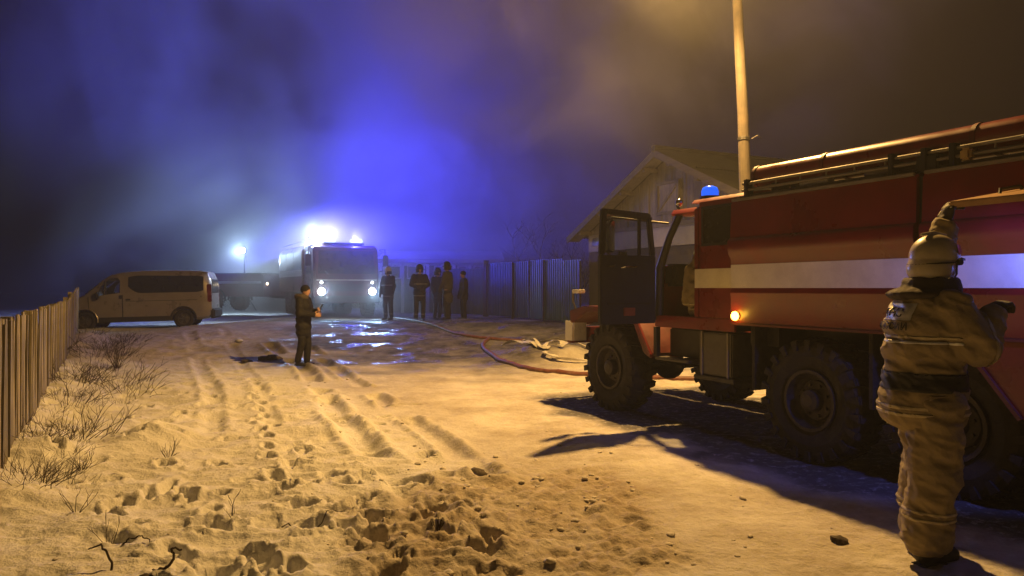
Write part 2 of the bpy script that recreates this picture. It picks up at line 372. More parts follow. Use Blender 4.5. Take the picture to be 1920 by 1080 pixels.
def build_ground():
    rad = np.concatenate([2.2*np.exp(np.linspace(0, math.log(32/2.2), 620)), 32*np.exp(np.linspace(0, math.log(260/32), 60))[1:]])
    na, nr = 900, len(rad); ang = np.radians(np.linspace(-64, 64, na))
    rr, aa = np.meshgrid(rad, ang, indexing='ij')
    x = (rr*np.sin(aa)).ravel(); y = (rr*np.cos(aa)-.3).ravel()
    z = heights(x, y)
    v = np.stack([x, y, z], 1)
    i = np.arange(nr-1)[:, None]*na + np.arange(na-1)[None, :]
    f = np.stack([i, i+1, i+na+1, i+na], -1).reshape(-1, 4)
    # the rest of the sheet: behind and beside the camera, coarse
    ang2 = np.radians(np.concatenate([np.linspace(64, 180, 60), np.linspace(-180, -64, 60)[1:]]))
    n2 = len(ang2); rad2 = np.concatenate([[0], 2.2*np.exp(np.linspace(0, math.log(260/2.2), 60))])
    r2, a2 = np.meshgrid(rad2, ang2, indexing='ij')
    x2 = (r2*np.sin(a2)).ravel(); y2 = (r2*np.cos(a2)-.3).ravel(); z2 = heights(x2, y2, True)
    b = len(v); j = b + np.arange(len(rad2)-1)[:, None]*n2 + np.arange(n2-1)[None, :]
    f2 = np.stack([j, j+1, j+n2+1, j+n2], -1).reshape(-1, 4)
    # small wedge under the camera
    ang3 = np.radians(np.linspace(-64, 64, 40)); rad3 = np.linspace(0, 2.2, 20)
    r3, a3 = np.meshgrid(rad3, ang3, indexing='ij')
    x3 = (r3*np.sin(a3)).ravel(); y3 = (r3*np.cos(a3)-.3).ravel(); z3 = heights(x3, y3, True)
    c = b+len(x2); k = c + np.arange(19)[:, None]*40 + np.arange(39)[None, :]
    f3 = np.stack([k, k+1, k+41, k+40], -1).reshape(-1, 4)
    V3 = np.concatenate([v, np.stack([x2, y2, z2], 1), np.stack([x3, y3, z3], 1)])
    F3 = np.concatenate([f, f2, f3])[:, ::-1]
    me = bpy.data.meshes.new('ground')
    me.vertices.add(len(V3)); me.vertices.foreach_set('co', V3.ravel())
    me.loops.add(len(F3)*4); me.loops.foreach_set('vertex_index', F3.ravel())
    me.polygons.add(len(F3)); me.polygons.foreach_set('loop_start', np.arange(len(F3))*4); me.polygons.foreach_set('loop_total', np.full(len(F3), 4))
    me.polygons.foreach_set('use_smooth', np.ones(len(F3), bool))
    me.update(calc_edges=True)
    X, Y = V3[:, 0], V3[:, 1]; w = X*V[0]+Y*V[1]
    for nm, val in (('dirt', np.clip(trampled(X, Y)*.85 + .75*ss((1.2-np.hypot((X+10)/5.0, (Y-20.5)/5.0)+.5*fbm(X*.7, Y*.7, 3))/.5), 0, 1)), ('wet', wetness(X, Y)),
                    ('ice', icy_shade(X, Y)),  # mask of the strip darkened inside the engine's shadow
                    ('road', ss((w-2.2)/1.5)*ss((11.0-w)/1.0))):
        a = me.attributes.new(nm, 'FLOAT', 'POINT'); a.data.foreach_set('value', val.astype(np.float32))
    m = bpy.data.materials.new('trodden_snow'); m.use_nodes = True; nt = m.node_tree; N = nt.nodes; L = nt.links
    bs = N['Principled BSDF']
    def att(n): a = N.new('ShaderNodeAttribute'); a.attribute_name = n; return a.outputs['Fac']
    def noi(s, d=5, r=.65):
        n = N.new('ShaderNodeTexNoise'); n.inputs['Scale'].default_value = s; n.inputs['Detail'].default_value = d; n.inputs['Roughness'].default_value = r
        tc = N.new('ShaderNodeTexCoord'); L.new(tc.outputs['Object'], n.inputs['Vector']); return n.outputs[0]
    def rng(i, a, b_, c, d):
        n = N.new('ShaderNodeMapRange'); n.inputs[1].default_value = a; n.inputs[2].default_value = b_; n.inputs[3].default_value = c; n.inputs[4].default_value = d
        L.new(i, n.inputs[0]); return n.outputs[0]
    def mul(a, b_, op='MULTIPLY'):
        n = N.new('ShaderNodeMath'); n.operation = op
        for i, q in enumerate((a, b_)):
            if isinstance(q, (int, float)): n.inputs[i].default_value = q
            else: L.new(q, n.inputs[i])
        return n.outputs[0]
    def mix(f_, a, b_):
        n = N.new('ShaderNodeMix'); n.data_type = 'RGBA'
        if isinstance(f_, float): n.inputs[0].default_value = f_
        else: L.new(f_, n.inputs[0])
        for i, q in ((6, a), (7, b_)):
            if isinstance(q, tuple): n.inputs[i].default_value = (*q, 1)
            else: L.new(q, n.inputs[i])
        return n.outputs[2]
    clean = mix(rng(noi(1.3), .35, .7, 0, 1), (.70, .69, .67), (.80, .80, .80))
    road = mix(rng(noi(.9, 8, .75), .38, .66, 0, 1), (.64, .61, .55), (.36, .31, .25))
    road = mix(rng(noi(9, 6, .8), .52, .72, 0, .5), road, (.74, .72, .69))
    c1 = mix(att('road'), clean, road)
    brown = mix(rng(noi(7, 6, .75), .38, .66, 0, 1), (.50, .42, .32), (.20, .14, .08))
    c2 = mix(mul(att('dirt'), rng(noi(2.5, 6, .7), .3, .6, .55, 1)), c1, brown)
    spk = rng(noi(22, 4, .8), .63, .72, 0, .7)
    c2 = mix(mul(spk, rng(noi(1.7), .4, .6, 0, 1)), c2, (.13, .10, .07))
    slush = mix(rng(noi(1.6, 8, .75), .4, .62, 0, 1), (.05, .048, .046), (.20, .19, .18))
    c3 = mix(mul(att('wet'), rng(noi(.7, 6, .7), .28, .5, .6, .98)), c2, slush)
    ice = mix(rng(noi(9, 6, .8), .52, .68, 0, 1), (.075, .075, .078), (.42, .42, .43))  # shadow tone painted under the engine, broken by pale icy specks
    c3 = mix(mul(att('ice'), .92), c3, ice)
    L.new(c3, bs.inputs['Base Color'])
    wr = mul(att('wet'), rng(noi(1.1, 5, .6), .40, .47, 1, 0))
    L.new(rng(wr, 0, 1, .9, .2), bs.inputs['Roughness'])
    L.new(rng(wr, 0, 1, .12, .5), bs.inputs['Specular IOR Level'])
    bp = N.new('ShaderNodeBump'); bp.inputs['Strength'].default_value = .55; bp.inputs['Distance'].default_value = .03
    L.new(mul(noi(28, 6, .7), noi(7, 4, .6), 'ADD'), bp.inputs['Height']); L.new(bp.outputs[0], bs.inputs['Normal'])
    me.materials.append(m)
    o = link('ground', me); tag(o, 'trodden snow covering the street and verges', None, None, 'structure')
build_ground()

# ------------------------------------------------------------------ plank fence on the left
def plank_fence():
    p0 = np.array([-4.0, 5.6]); p1 = np.array([-13.1, 22.3]); d = p1-p0; L = np.hypot(*d); d /= L
    root = empty('plank_fence', (p0[0], p0[1], 0))
    tag(root, 'weathered vertical plank fence running along the left verge', 'fence')
    rz = math.atan2(d[1], d[0]); root.rotation_euler = (0, 0, rz)
    rnd = random.Random(11); meshes = []
    for k in range(6):
        w = .092+.008*(k % 3); t = .02; sk = (k-2.5)*.004
        mb = MB(); top = [(-w/2+sk, 1.0), (w/2+sk, 1.0-.006*(k % 2))]
        mb.prism([(-w/2, 0), (w/2, 0), (w/2+sk*.4, .55), top[1], top[0], (-w/2+sk*.4, .55)], 'y', -t/2, t/2)
        meshes.append(mb.mesh('plank', WOOD))
    s = 0; i = 0
    while s < L:
        w = p0 + d*s; g = float(base_h(w[0], w[1]))
        o = link('plank', meshes[rnd.randrange(6)], root, (s, rnd.uniform(-.006, .006), g-.05), (rnd.uniform(-.02, .02), rnd.uniform(-.022, .022), rnd.uniform(-.08, .08)))
        o.scale = (1+.25*rnd.uniform(-.5, .5), 1, 1.46+rnd.uniform(-.03, .03))
        s += .112 + rnd.uniform(-.006, .012); i += 1
        if rnd.random() < .03: s += .07
    for z in (.35, 1.15):
        for s in np.arange(0, L, 2.4):
            a = p0+d*s; b = p0+d*min(L, s+2.4)
            MB().beam((s, .04, z+float(base_h(*a))), (min(L, s+2.39), .04, z+float(base_h(*b))), .04, .08).build('rail', WOOD, root)
    for s in np.arange(.1, L, 2.4):
        a = p0+d*s; MB().bx(s-.05, s+.05, .062, .16, -.1, 1.4+float(base_h(*a))).build('post', WOOD, root)
plank_fence()

# ------------------------------------------------------------------ sheet-metal fence on the right
def sheet_fence(name, a, b, hgt, label, top_rail=True):
    a = np.array(a); b = np.array(b); d = b-a; L = np.hypot(*d); d /= L
    root = empty(name, (a[0], a[1], 0), math.atan2(d[1], d[0])); tag(root, label, 'fence')
    n = int(round(L/1.15)); w = L/n; mb = MB(); per = 8; prof = []
    for k in range(per):
        x0 = k*w/per; q = w/per
        prof += [(x0, 0), (x0+q*.35, 0), (x0+q*.45, -.018), (x0+q*.9, -.018)]
    prof.append((w-.004, 0))
    v = [(x, y, 0) for x, y in prof] + [(x, y, 1) for x, y in prof]; m = len(prof)
    mb.add(v, [(i, i+1, m+i+1, m+i) for i in range(m-1)])
    me = mb.mesh('sheet', GREENM, fix=False)
    for i in range(n):
        p = a+d*(i+.5)*w; g = float(base_h(*p))
        o = link('sheet', me, root, (i*w, .012*(i % 2), g+.06), (.012*(i % 3-1), 0, 0)); o.scale = (1, 1, hgt-.05+.012*((i*7) % 3))
    for i in range(0, n+1, 2):
        p = a+d*min(L, i*w); g = float(base_h(*p))
        MB().bx(i*w-.03, i*w+.03, .03, .09, g-.2, g+hgt).build('post', BLACKP, root)
    return root
sheet_fence('metal_sheet_fence', (2.1, 22.4), (-.95, 28.4), 2.02, 'teal corrugated sheet-metal fence beside the gabled house')
sheet_fence('metal_sheet_gate', (-1.05, 28.6), (-2.9, 29.9), 1.85, 'shorter corrugated metal fence stretch behind the standing firefighters')
gp = empty('gate_post', (-.99, 28.5, .6)); tag(gp, 'dark square post at the end of the teal metal fence', 'post')
MB().bx(-.09, .09, -.09, .09, -.3, 2.12).build('shaft', BLACKP, gp, bevel=.008); MB().bx(-.115, .115, -.115, .115, 2.12, 2.16).build('cap', BLACKP, gp, bevel=.006)

# ------------------------------------------------------------------ gabled house (gable faces the street)
def house():
    root = empty('gabled_house', (2.35, 22.7, .35), math.atan2(-.891, .454))   # local x: towards the camera along the street, y: away from street (+) 
    tag(root, 'pale board-gabled house with slate roof behind the fire engine', 'house')
    W = 7.7; D = 4.6; eave = 3.0; apex = 4.78; half = W/2
    # walls: local +y must point to the house interior (right of the street)
    def P(mb, n, m, **k): return mb.build(n, m, root, **k)
    P(MB().bx(0, W, .0, .2, 2.45, eave), 'upper_wall_band', PLASTER)
    P(MB().bx(0, W, .02, .2, -.4, 2.44), 'wall', DARKWALL)
    P(MB().bx(0, .2, .205, D, -.4, eave), 'wall', PLASTER); P(MB().bx(W-.2, W, .205, D, -.4, eave), 'wall', PLASTER); P(MB().bx(.205, W-.205, D-.2, D, -.4, eave), 'wall', PLASTER)
    # gable boards, each its own piece
    n = 56; bw = W/n
    for i in range(n):
        x0 = i*bw; x1 = x0+bw-.008; rnd = random.Random(i)
        z0 = eave+.004
        def top(x): return apex - abs(x-half)/half*(apex-eave) - .02
        if max(top(x0), top(x1)) - z0 < .05: continue
        y = rnd.uniform(-.012, .012)
        pts = [(x0, z0), (x1, z0), (x1, max(z0+.01, top(x1))), (x0, max(z0+.01, top(x0)))]
        if x0 < half < x1: pts = [(x0, z0), (x1, z0), (x1, top(x1)), (half, apex-.02), (x0, top(x0))]
        P(MB().prism(pts, 'y', y-.02, y+.05), 'board', BOARD)
    P(MB().bx(0, W, -.05, .0, eave-.05, eave+.06), 'ledge_board', BOARD)
    # attic hatch with frame
    h = P(MB().bx(half-.38, half+.38, -.06, -.035, 3.35, 4.05), 'attic_hatch', BOARD)
    fr = MB(); fr.bx(half-.46, half-.385, -.085, -.03, 3.28, 4.13).bx(half+.385, half+.46, -.085, -.03, 3.28, 4.13).bx(half-.384, half+.384, -.085, -.03, 4.055, 4.13).bx(half-.384, half+.384, -.085, -.03, 3.28, 3.345)
    fr.build('hatch_frame', BOARD, h)
    MB().beam((half-.34, -.07, 3.4), (half+.34, -.07, 4.0), .07, .02, (0, 1, 0)).build('brace', BOARD, h)
    # roof slopes: corrugated slate sheets in two rows
    ov = .45; slope = (apex-eave)/half
    for sgn in (-1, 1):
        rows = 3; run = half+ov
        for r in range(rows):
            cols = 5; cw = (D+1.0)/cols
            for c in range(cols):
                a0 = r*run/rows; a1 = (r+1)*run/rows+.12
                mb = MB(); q = 10; v = []
                for aa_, lift in ((a0, .0), (min(a1, run+.05), .035)):
                    for k in range(q*2+1):
                        y = -.5 + c*cw + k*cw/(q*2)
                        z = apex + .10 - aa_*slope + (.022 if k % 2 else -.022) + lift*.4 + (.02*(rows-r))
                        v.append((half+sgn*aa_, y, z))
                m = q*2+1; fcs = [(k, k+1, m+k+1, m+k) for k in range(q*2)]
                mb.add(v, fcs); P(mb, 'slate_sheet', SLATE)
        # barge board (rake) at the street side, soffit
        mb = MB(); mb.beam((half+sgn*.012, -.49, apex+.03), (half+sgn*(half+ov), -.49, apex+.03-(half+ov)*slope), .04, .17); P(mb, 'barge_board', TRIM)
        mb = MB(); mb.prism([(half, apex+.02), (half+sgn*(half+ov), apex+.02-(half+ov)*slope), (half+sgn*(half+ov), apex-.01-(half+ov)*slope), (half, apex-.01)], 'y', -.465, -.06); P(mb, 'soffit', BOARD)
        for k in range(4):
            a_ = .5+k*1.05; P(MB().bx(half+sgn*a_-.05, half+sgn*a_+.05, -.46, .1, apex-a_*slope-.14, apex-a_*slope-.03), 'purlin', TRIM)
    P(MB().tube([(half, -.52, apex+.17), (half, D+.45, apex+.17)], .09, 8), 'ridge_cap', SLATE, smooth=True)
    # wall light switch box like small vent on band
    P(MB().bx(.25, .85, -.03, -.002, 2.62, 2.86), 'wall_vent', GREYM, bevel=.01)
house()

# ------------------------------------------------------------------ low shed far behind the firefighters
def shed():
    root = empty('low_shed', (-5.75, 32.3, .6), R(3)); tag(root, 'low pale-roofed shed with white posts behind the group of firefighters', 'shed')
    W = 5.2
    MB().bx(0, W, .6, 3, 0, 2.1).build('wall', DARKWALL, root)
    MB().prism([(-.15, 2.35), (3.2, 2.85), (3.2, 2.75), (-.15, 2.2)], 'x', -.2, W+.2).build('roof', PLASTER, root)
    for x in (.15, .95, 2.05, 3.2, 3.9, 5.0):
        MB().bx(x-.07, x+.07, .1, .24, 0, 2.24).build('post', WHITEP, root, bevel=.01)
    for x0, x1 in ((.35, .85), (1.1, 1.9), (2.3, 3.0), (3.35, 3.8), (4.05, 4.85)):
        f = MB(); f.bx(x0, x1, .56, .6, 1.5, 1.56).bx(x0, x1, .56, .6, 2.04, 2.1).bx(x0, x0+.06, .56, .6, 1.56, 2.04).bx(x1-.06, x1, .56, .6, 1.56, 2.04)
        w = f.build('window', WHITEP, root); MB().bx(x0+.06, x1-.06, .575, .59, 1.56, 2.04).build('pane', DARKGLASS, w)
shed()

# ------------------------------------------------------------------ utility pole with street lamp
def street_lamp():
    g = .3; root = empty('street_lamp', (4.18, 13.1, g)); tag(root, 'tall wooden pole with sodium street lamp behind the fire engine', 'street lamp')
    MB().tube([(.0, 0, -.4), (-.01, 0, 2), (-.09, 0, 4.5), (-.19, 0, 6.5), (-.30, 0, 8.4)], [.118, .11, .096, .086, .08], 14).build('pole', POLEW, root, smooth=True)
    for k in range(5):
        z = 4.02+.012*k; MB().tube([(-.077+.106*math.cos(t), .106*math.sin(t), z+.003*math.sin(3*t)) for t in np.linspace(0, 6.28, 17)[:-1]], .005, 5, True).build('wire_wrap', GREYM, root)
    MB().tube([(.06, -.02, 4.04), (.16, -.03, 4.10), (.22, -.02, 4.05)], .006, 5).build('wire_end', GREYM, root)
    lx, ly, lz = LAMP_POS[0]-4.18, LAMP_POS[1]-13.1, LAMP_POS[2]-g
    MB().tube([(-.18, 0, 7.2), (-.35, -.25, 7.45), (lx*.6, ly*.6, lz+.22), (lx+.15, ly+.16, lz+.25)], .03, 10).build('arm', GREYM, root, smooth=True)
    hd = empty('lamp_head'); hd.parent = root
    bpy.data.objects.remove(hd)
    head = MB().tube([(lx+.25, ly+.27, lz+.27), (lx+.1, ly+.1, lz+.27), (lx-.12, ly-.13, lz+.25), (lx-.22, ly-.23, lz+.22)], [.06, .13, .15, .07], 14)
    ho = head.build('lamp_head', CONC, root, smooth=True)
    MB().ball((lx-.03, ly-.03, lz+.2), (.1, .1, .06)).build('bulb', emit('sodium_bulb', SODIUM, 60), ho, smooth=True)
street_lamp()

# ------------------------------------------------------------------ wheels
def tyre_mesh(rad=.62, width=.37, rimr=.29, lugs=22):
    mb = MB(); h = width/2; r = rad-.035
    mb.lathe([(rimr, -h*.72), (rimr+.05, -h*.92), ((rimr+r)/2, -h*1.04), (r-.05, -h*.96), (r-.008, -h*.78), (r, -h*.4), (r, h*.4), (r-.008, h*.78), (r-.05, h*.96), ((rimr+r)/2, h*1.04), (rimr+.05, h*.92), (rimr, h*.72)], 44)
    for side in (-1, 1):
        for k in range(lugs):
            t0 = 2*math.pi*(k+(.5 if side > 0 else 0))/lugs; dt = 2*math.pi/lugs
            vv = []
            for rr in (r-.03, rad):
                for (yy, tt) in ((side*.01, .25), (side*.01, .62), (side*h*1.0, .42), (side*h*1.0, -.02)):
                    t = t0+tt*dt; q = rr - (.02 if abs(yy) > h*.8 else 0); vv.append((q*math.cos(t), yy, q*math.sin(t)))
            # shoulder block running down the sidewall
            mb.add(vv, [(0,1,2,3),(7,6,5,4),(0,4,5,1),(1,5,6,2),(2,6,7,3),(3,7,4,0)])
            vv = []
            for yy in (side*h*.93, side*(h*1.0+.018)):
                for (rr, tt) in ((r-.09, .05), (r-.09, .36), (rad-.03, .42), (rad-.03, -.02)):
                    t = t0+tt*dt; vv.append((rr*math.cos(t), yy, rr*math.sin(t)))
            mb.add(vv, [(0,1,2,3),(7,6,5,4),(0,4,5,1),(1,5,6,2),(2,6,7,3),(3,7,4,0)])
    return mb.mesh('wheel', RUBBER)
def rim_mesh(rimr=.29, width=.37, face=1):
    h = width/2; mb = MB()
    mb.lathe([(rimr+.012, face*h*.98), (rimr-.02, face*h*.98), (rimr-.05, face*h*.5), (.2, face*h*.3), (.19, face*h*.42), (.11, face*h*.5), (.10, face*h*.95), (.055, face*h*1.05), (.001, face*h*1.05), (.001, -face*h*.3), (rimr, -face*h*.3), (rimr+.012, -face*h*.3)], 28)
    for k in range(8):
        t = 2*math.pi*k/8; mb.cyl((.155*math.cos(t), face*h*.4, .155*math.sin(t)), (.155*math.cos(t), face*(h*.4+.035), .155*math.sin(t)), .016, n=6)
    return mb.mesh('rim', RIM)
def hole_mesh(rimr=.29, width=.37, face=1):
    h = width/2; mb = MB()
    for k in range(8):
        t = 2*math.pi*(k+.5)/8; mb.cyl((.228*math.cos(t), face*h*.3, .228*math.sin(t)), (.228*math.cos(t), face*(h*.39), .228*math.sin(t)), .026, .022, 10)
    return mb.mesh('rim_hole', BLACKP)
BIGTYRE = tyre_mesh(); RIML = rim_mesh(face=1); RIMR = rim_mesh(face=-1); HOLEL = hole_mesh(face=1); HOLER = hole_mesh(face=-1)

# ------------------------------------------------------------------ near fire engine
def near_engine():
    T = empty('fire_engine', (2.37, 10.78, 0), R(117))
    tag(T, 'red six-wheel fire engine with cream stripe and open cab door, right foreground', 'fire engine')
    def P(mb, n, m, parent=T, **k): return mb.build(n, m, parent, **k)
    rnd = random.Random(2)
    for x in (0, -3.42, -4.82):
        for sd in (1, -1):
            w = link('wheel', BIGTYRE, T, (x, sd*.985, .60), (0, rnd.uniform(0, 6), 0)); rm = link('rim', RIML if sd > 0 else RIMR, w); link('rim_holes', HOLEL if sd > 0 else HOLER, w)
        P(MB().cyl((x, -.85, .6), (x, .85, .6), .075), 'axle', BLACKP, smooth=True)
        P(MB().ball((x, .1, .6), (.2, .24, .22)), 'differential', BLACKP, smooth=True)
    for sd in (-1, 1):
        P(MB().bx(-6.6, 1.15, sd*.43-.04, sd*.43+.04, .82, 1.06), 'chassis_rail', BLACKP, bevel=.008)
        for x in (0, -4.12):
            for k in range(4): P(MB().bx(x-.62+.06*k, x+.62-.06*k, sd*.62-.05, sd*.62+.05, .66+.022*k, .68+.022*k), 'leaf_spring', BLACKP)
    # bumper, headlights, fenders, bonnet
    b = P(MB().bx(1.12, 1.24, -1.08, 1.08, .86, 1.1), 'bumper', RED_D, bevel=.015)
    for sd in (-1, 1):
        MB().bx(1.05, 1.252, sd*1.085, sd*1.10, .9, 1.2).build('bumper_end_plate', WHITEP, b)
        MB().bx(1.03, 1.045, sd*.86 if sd > 0 else -1.08, 1.08 if sd > 0 else -.86, .9, 1.2).build('bumper_end_plate', WHITEP, b)
        P(MB().cyl((1.02, sd*.8, 1.25), (1.14, sd*.8, 1.25), .10, .12, 18), 'headlight', CHROME, smooth=True)
        poly = [(1.0, 1.18), (1.02, 1.36), (.62, 1.44), (-.45, 1.44), (-.62, 1.36), (-.98, .86), (-.95, .80), (-.80, .86), (-.55, 1.28), (-.40, 1.36), (.55, 1.36), (.92, 1.18)]
        f = P(MB().prism(poly, 'y', sd*.58, sd*1.17), 'fender', RED_D, bevel=.012)
        MB().prism([(-.99, .86), (-.64, 1.37), (-.60, 1.36), (-.95, .84)], 'y', sd*1.172, sd*1.20).build('fender_edge', RED, f)
        P(MB().tube([(.9, sd*1.05, 1.44), (.86, sd*1.08, 1.6), (.9, sd*1.1, 1.66)], .014, 6), 'marker_stalk', BLACKP)
        P(MB().bx(.8, 1.0, sd*1.02, sd*1.14, 1.62, 1.68), 'turn_signal', WHITEP, bevel=.012)
        P(MB().tube([(1.0, sd*1.12, 1.66), (1.06, sd*1.08, 1.5), (1.0, sd*1.04, 1.3)], .016, 6), 'guard_rail', GREYM)
    hood = MB().prism([(-.52, 1.1), (-.56, 1.72), (-.45, 1.86), (.45, 1.86), (.56, 1.72), (.52, 1.1)], 'x', -.98, 1.02)
    ho = P(hood, 'bonnet', RED, bevel=.04)
    for k in range(8): MB().bx(1.022, 1.035, -.42+.11*k, -.36+.11*k, 1.15, 1.68).build('grille_slat', BLACKP, ho)
    # cab shell: floor, firewall, pillars, roof, rear part
    S = 1.17
    P(MB().bx(-2.44, -1.02, -S+.02, S-.02, 1.22, 1.30), 'cab_floor', BLACKP)
    P(MB().bx(-2.44, -1.04, S-.06, S, 1.215, 1.36), 'door_sill', RED, bevel=.01)
    P(MB().bx(-2.44, -1.04, -S, -S+.06, 1.215, 1.36), 'door_sill', RED, bevel=.01)
    P(MB().bx(-1.08, -1.0, -S+.05, S-.05, 1.302, 1.98), 'firewall', RED_D)
    for sd in (-1, 1):
        P(MB().tube([(-1.06, sd*(S-.05), 1.3), (-1.08, sd*(S-.05), 1.95), (-1.24, sd*(S-.07), 2.32), (-1.40, sd*(S-.1), 2.60)], [.055, .055, .045, .045], 8), 'front_pillar', BLACKP, smooth=True)
        P(MB().bx(-1.86, -1.77, sd*S-.04 if sd > 0 else -S, S if sd > 0 else -S+.04, 1.362, 2.63), 'rear_pillar', RED, bevel=.012)
    P(MB().bx(-2.44, -1.862, S-.035, S, 1.362, 2.2), 'crew_side_panel', RED, bevel=.008)
    P(MB().bx(-2.44, -1.862, S-.035, S, 2.62, 2.69), 'crew_side_panel', RED, bevel=.006)
    P(MB().bx(-1.93, -1.862, S-.035, S, 2.202, 2.618), 'window_post', RED); P(MB().bx(-2.44, -2.40, S-.035, S, 2.202, 2.618), 'window_post', RED)
    w = P(MB().bx(-2.40, -1.93, S-.025, S-.012, 2.202, 2.618), 'crew_window', CREWGLASS)
    fr = MB(); fr.bx(-2.42, -1.91, S+.001, S+.012, 2.18, 2.21).bx(-2.42, -1.91, S+.001, S+.012, 2.605, 2.635).bx(-2.42, -2.39, S+.001, S+.012, 2.211, 2.604).bx(-1.94, -1.91, S+.001, S+.012, 2.211, 2.604)
    fr.build('window_seal', BLACKP, w)
    # far side, kept open-windowed
    P(MB().bx(-2.44, -1.1, -S, -S+.035, 1.362, 2.02), 'far_side_panel', RED); P(MB().bx(-2.44, -1.862, -S, -S+.035, 2.022, 2.66), 'far_crew_panel', RED)
    P(MB().bx(-1.77, -1.25, -S+.012, -S+.02, 2.022, 2.6), 'far_window_pane', GLASS)
    P(MB().bx(-2.44, -2.40, -S+.036, S-.036, 1.302, 2.66), 'cab_rear_wall', BLACKP)
    rf = MB().prism([(-S+.02, 2.6), (-S+.06, 2.655), (-S+.3, 2.69), (S-.3, 2.69), (S-.06, 2.655), (S-.02, 2.6), (S-.05, 2.585), (-S+.05, 2.585)], 'x', -1.80, -1.33)
    P(rf, 'cab_roof', RED, smooth=True)
    rf = MB().prism([(-S-.01, 2.692), (-S+.04, 2.735), (-S+.3, 2.77), (S-.3, 2.77), (S-.04, 2.735), (S+.01, 2.692)], 'x', -2.62, -1.74)
    P(rf, 'crew_roof', RED, smooth=True)
    P(MB().bx(-1.805, -1.8, -S+.1, S-.1, 2.585, 2.692), 'roof_step', RED_D)
    ws = MB().add([(-1.10, -S+.1, 1.99), (-1.10, S-.1, 1.99), (-1.40, S-.14, 2.6), (-1.40, -S+.14, 2.6)], [(0, 1, 2, 3)]); P(ws, 'windscreen', GLASS)
    P(MB().beam((-1.1, 0, 1.99), (-1.4, 0, 2.6), .04, .04), 'windscreen_post', RED)
    for sd in (-1, 1): P(MB().tube([(-1.33, sd*.98, 2.60), (-1.28, sd*1.0, 2.70), (-1.27, sd*1.0, 2.74)], .02, 8), 'roof_lamp_stalk', CHROME)
    P(MB().ball((-1.28, .98, 2.76), .05), 'roof_lamp', CHROME, smooth=True); P(MB().ball((-1.28, -.98, 2.76), .05), 'roof_lamp', CHROME, smooth=True)
    # inside
    P(MB().bx(-1.3, -1.085, -S+.1, S-.1, 1.72, 2.0), 'dashboard', BLACKP, bevel=.04)
    for k in range(3): P(MB().cyl((-1.302, .42+.13*k, 1.9), (-1.318, .42+.13*k, 1.9), .045, n=14), 'gauge', CHROME)
    sw = P(MB().tube([(-1.42+.09*math.cos(t), .62+.235*math.sin(t), 2.02+.2*math.cos(t)) for t in np.linspace(0, 2*math.pi, 25)[:-1]], .016, 8, True), 'steering_wheel', BLACKP, smooth=True)
    MB().cyl((-1.42, .62, 2.02), (-1.2, .62, 1.7), .03).build('steering_column', BLACKP, sw); MB().beam((-1.41, .40, 2.02), (-1.41, .84, 2.02), .03, .02).build('spoke', BLACKP, sw)
    SEAT = mat('tan_seat_cover', (.16, .115, .06), .85, var=.35, scale=6, bump=.5, bscale=16)
    P(MB().bx(-1.82, -1.40, .35, .85, 1.302, 1.62), 'seat', SEAT, bevel=.05); P(MB().obox((-1.84, .6, 1.9), (.13, .48, .62), (0, R(-8), 0)), 'seat_back', SEAT, bevel=.05)
    P(MB().bx(-1.82, -1.40, -.95, .1, 1.302, 1.62), 'seat', SEAT, bevel=.05); P(MB().obox((-1.84, -.4, 1.9), (.13, 1.0, .62), (0, R(-8), 0)), 'seat_back', SEAT, bevel=.05)
    # the open door, standing square to the cab
    dx = -1.07
    D = P(MB().prism([(S+.03, 1.26), (S+.86, 1.26), (S+.86, 2.10), (S+.03, 2.10)], 'x', dx-.035, dx+.035), 'door', NAVY, bevel=.012)
    y0, y1 = S+.03, S+.86
    fr = MB(); fr.prism([(y1-.075, 2.102), (y1, 2.102), (y1-.03, 2.66), (y1-.105, 2.66)], 'x', dx-.03, dx+.03)
    fr.prism([(y0, 2.102), (y0+.065, 2.102), (y0+.12, 2.58), (y0+.06, 2.60)], 'x', dx-.03, dx+.03)
    fr.prism([(y0+.06, 2.602), (y0+.12, 2.54), (y1-.108, 2.60), (y1-.104, 2.66), (y0+.10, 2.63)], 'x', dx-.028, dx+.028)
    MBf = fr.build('window_frame', NAVY, D, bevel=.01)
    MB().bx(dx-.018, dx+.018, y0+.22, y0+.25, 2.102, 2.585).build('vent_bar', NAVY, D)
    MB().bx(dx-.004, dx+.004, y0+.25, y1-.09, 2.102, 2.6).build('window_pane', GLASS, D); MB().bx(dx-.004, dx+.004, y0+.07, y0+.22, 2.102, 2.57).build('vent_pane', GLASS, D)
    MB().bx(dx-.055, dx-.036, y0+.33, y0+.50, 1.36, 1.46).build('reflector', mat('brown_reflector', (.25, .07, .05), .4), D, bevel=.006)
    MB().tube([(dx-.036, y0+.30, 1.95), (dx-.075, y0+.33, 1.96), (dx-.075, y0+.5, 1.96), (dx-.036, y0+.53, 1.95)], .011, 6).build('inner_handle', CHROME, D)
    MB().tube([(dx-.036, y0+.62, 1.98), (dx-.06, y0+.66, 1.97), (dx-.06, y0+.74, 1.96)], .01, 6).build('latch_lever', CHROME, D)
    MB().bx(dx-.05, dx-.036, y0+.08, y1-.1, 1.5, 1.52).build('lining_seam', BLACKP, D)
    # mirror ahead of the door on a bow
    mi = P(MB().obox((-.72, 1.66, 2.36), (.05, .22, .42), (0, 0, R(8))), 'mirror', BLACKP, bevel=.02)
    MB().obox((-.748, 1.664, 2.36), (.006, .19, .38), (0, 0, R(8))).build('mirror_glass', mat('mirror_glass', (.7, .7, .7), .08, metal=1, var=.05, bump=0), mi)
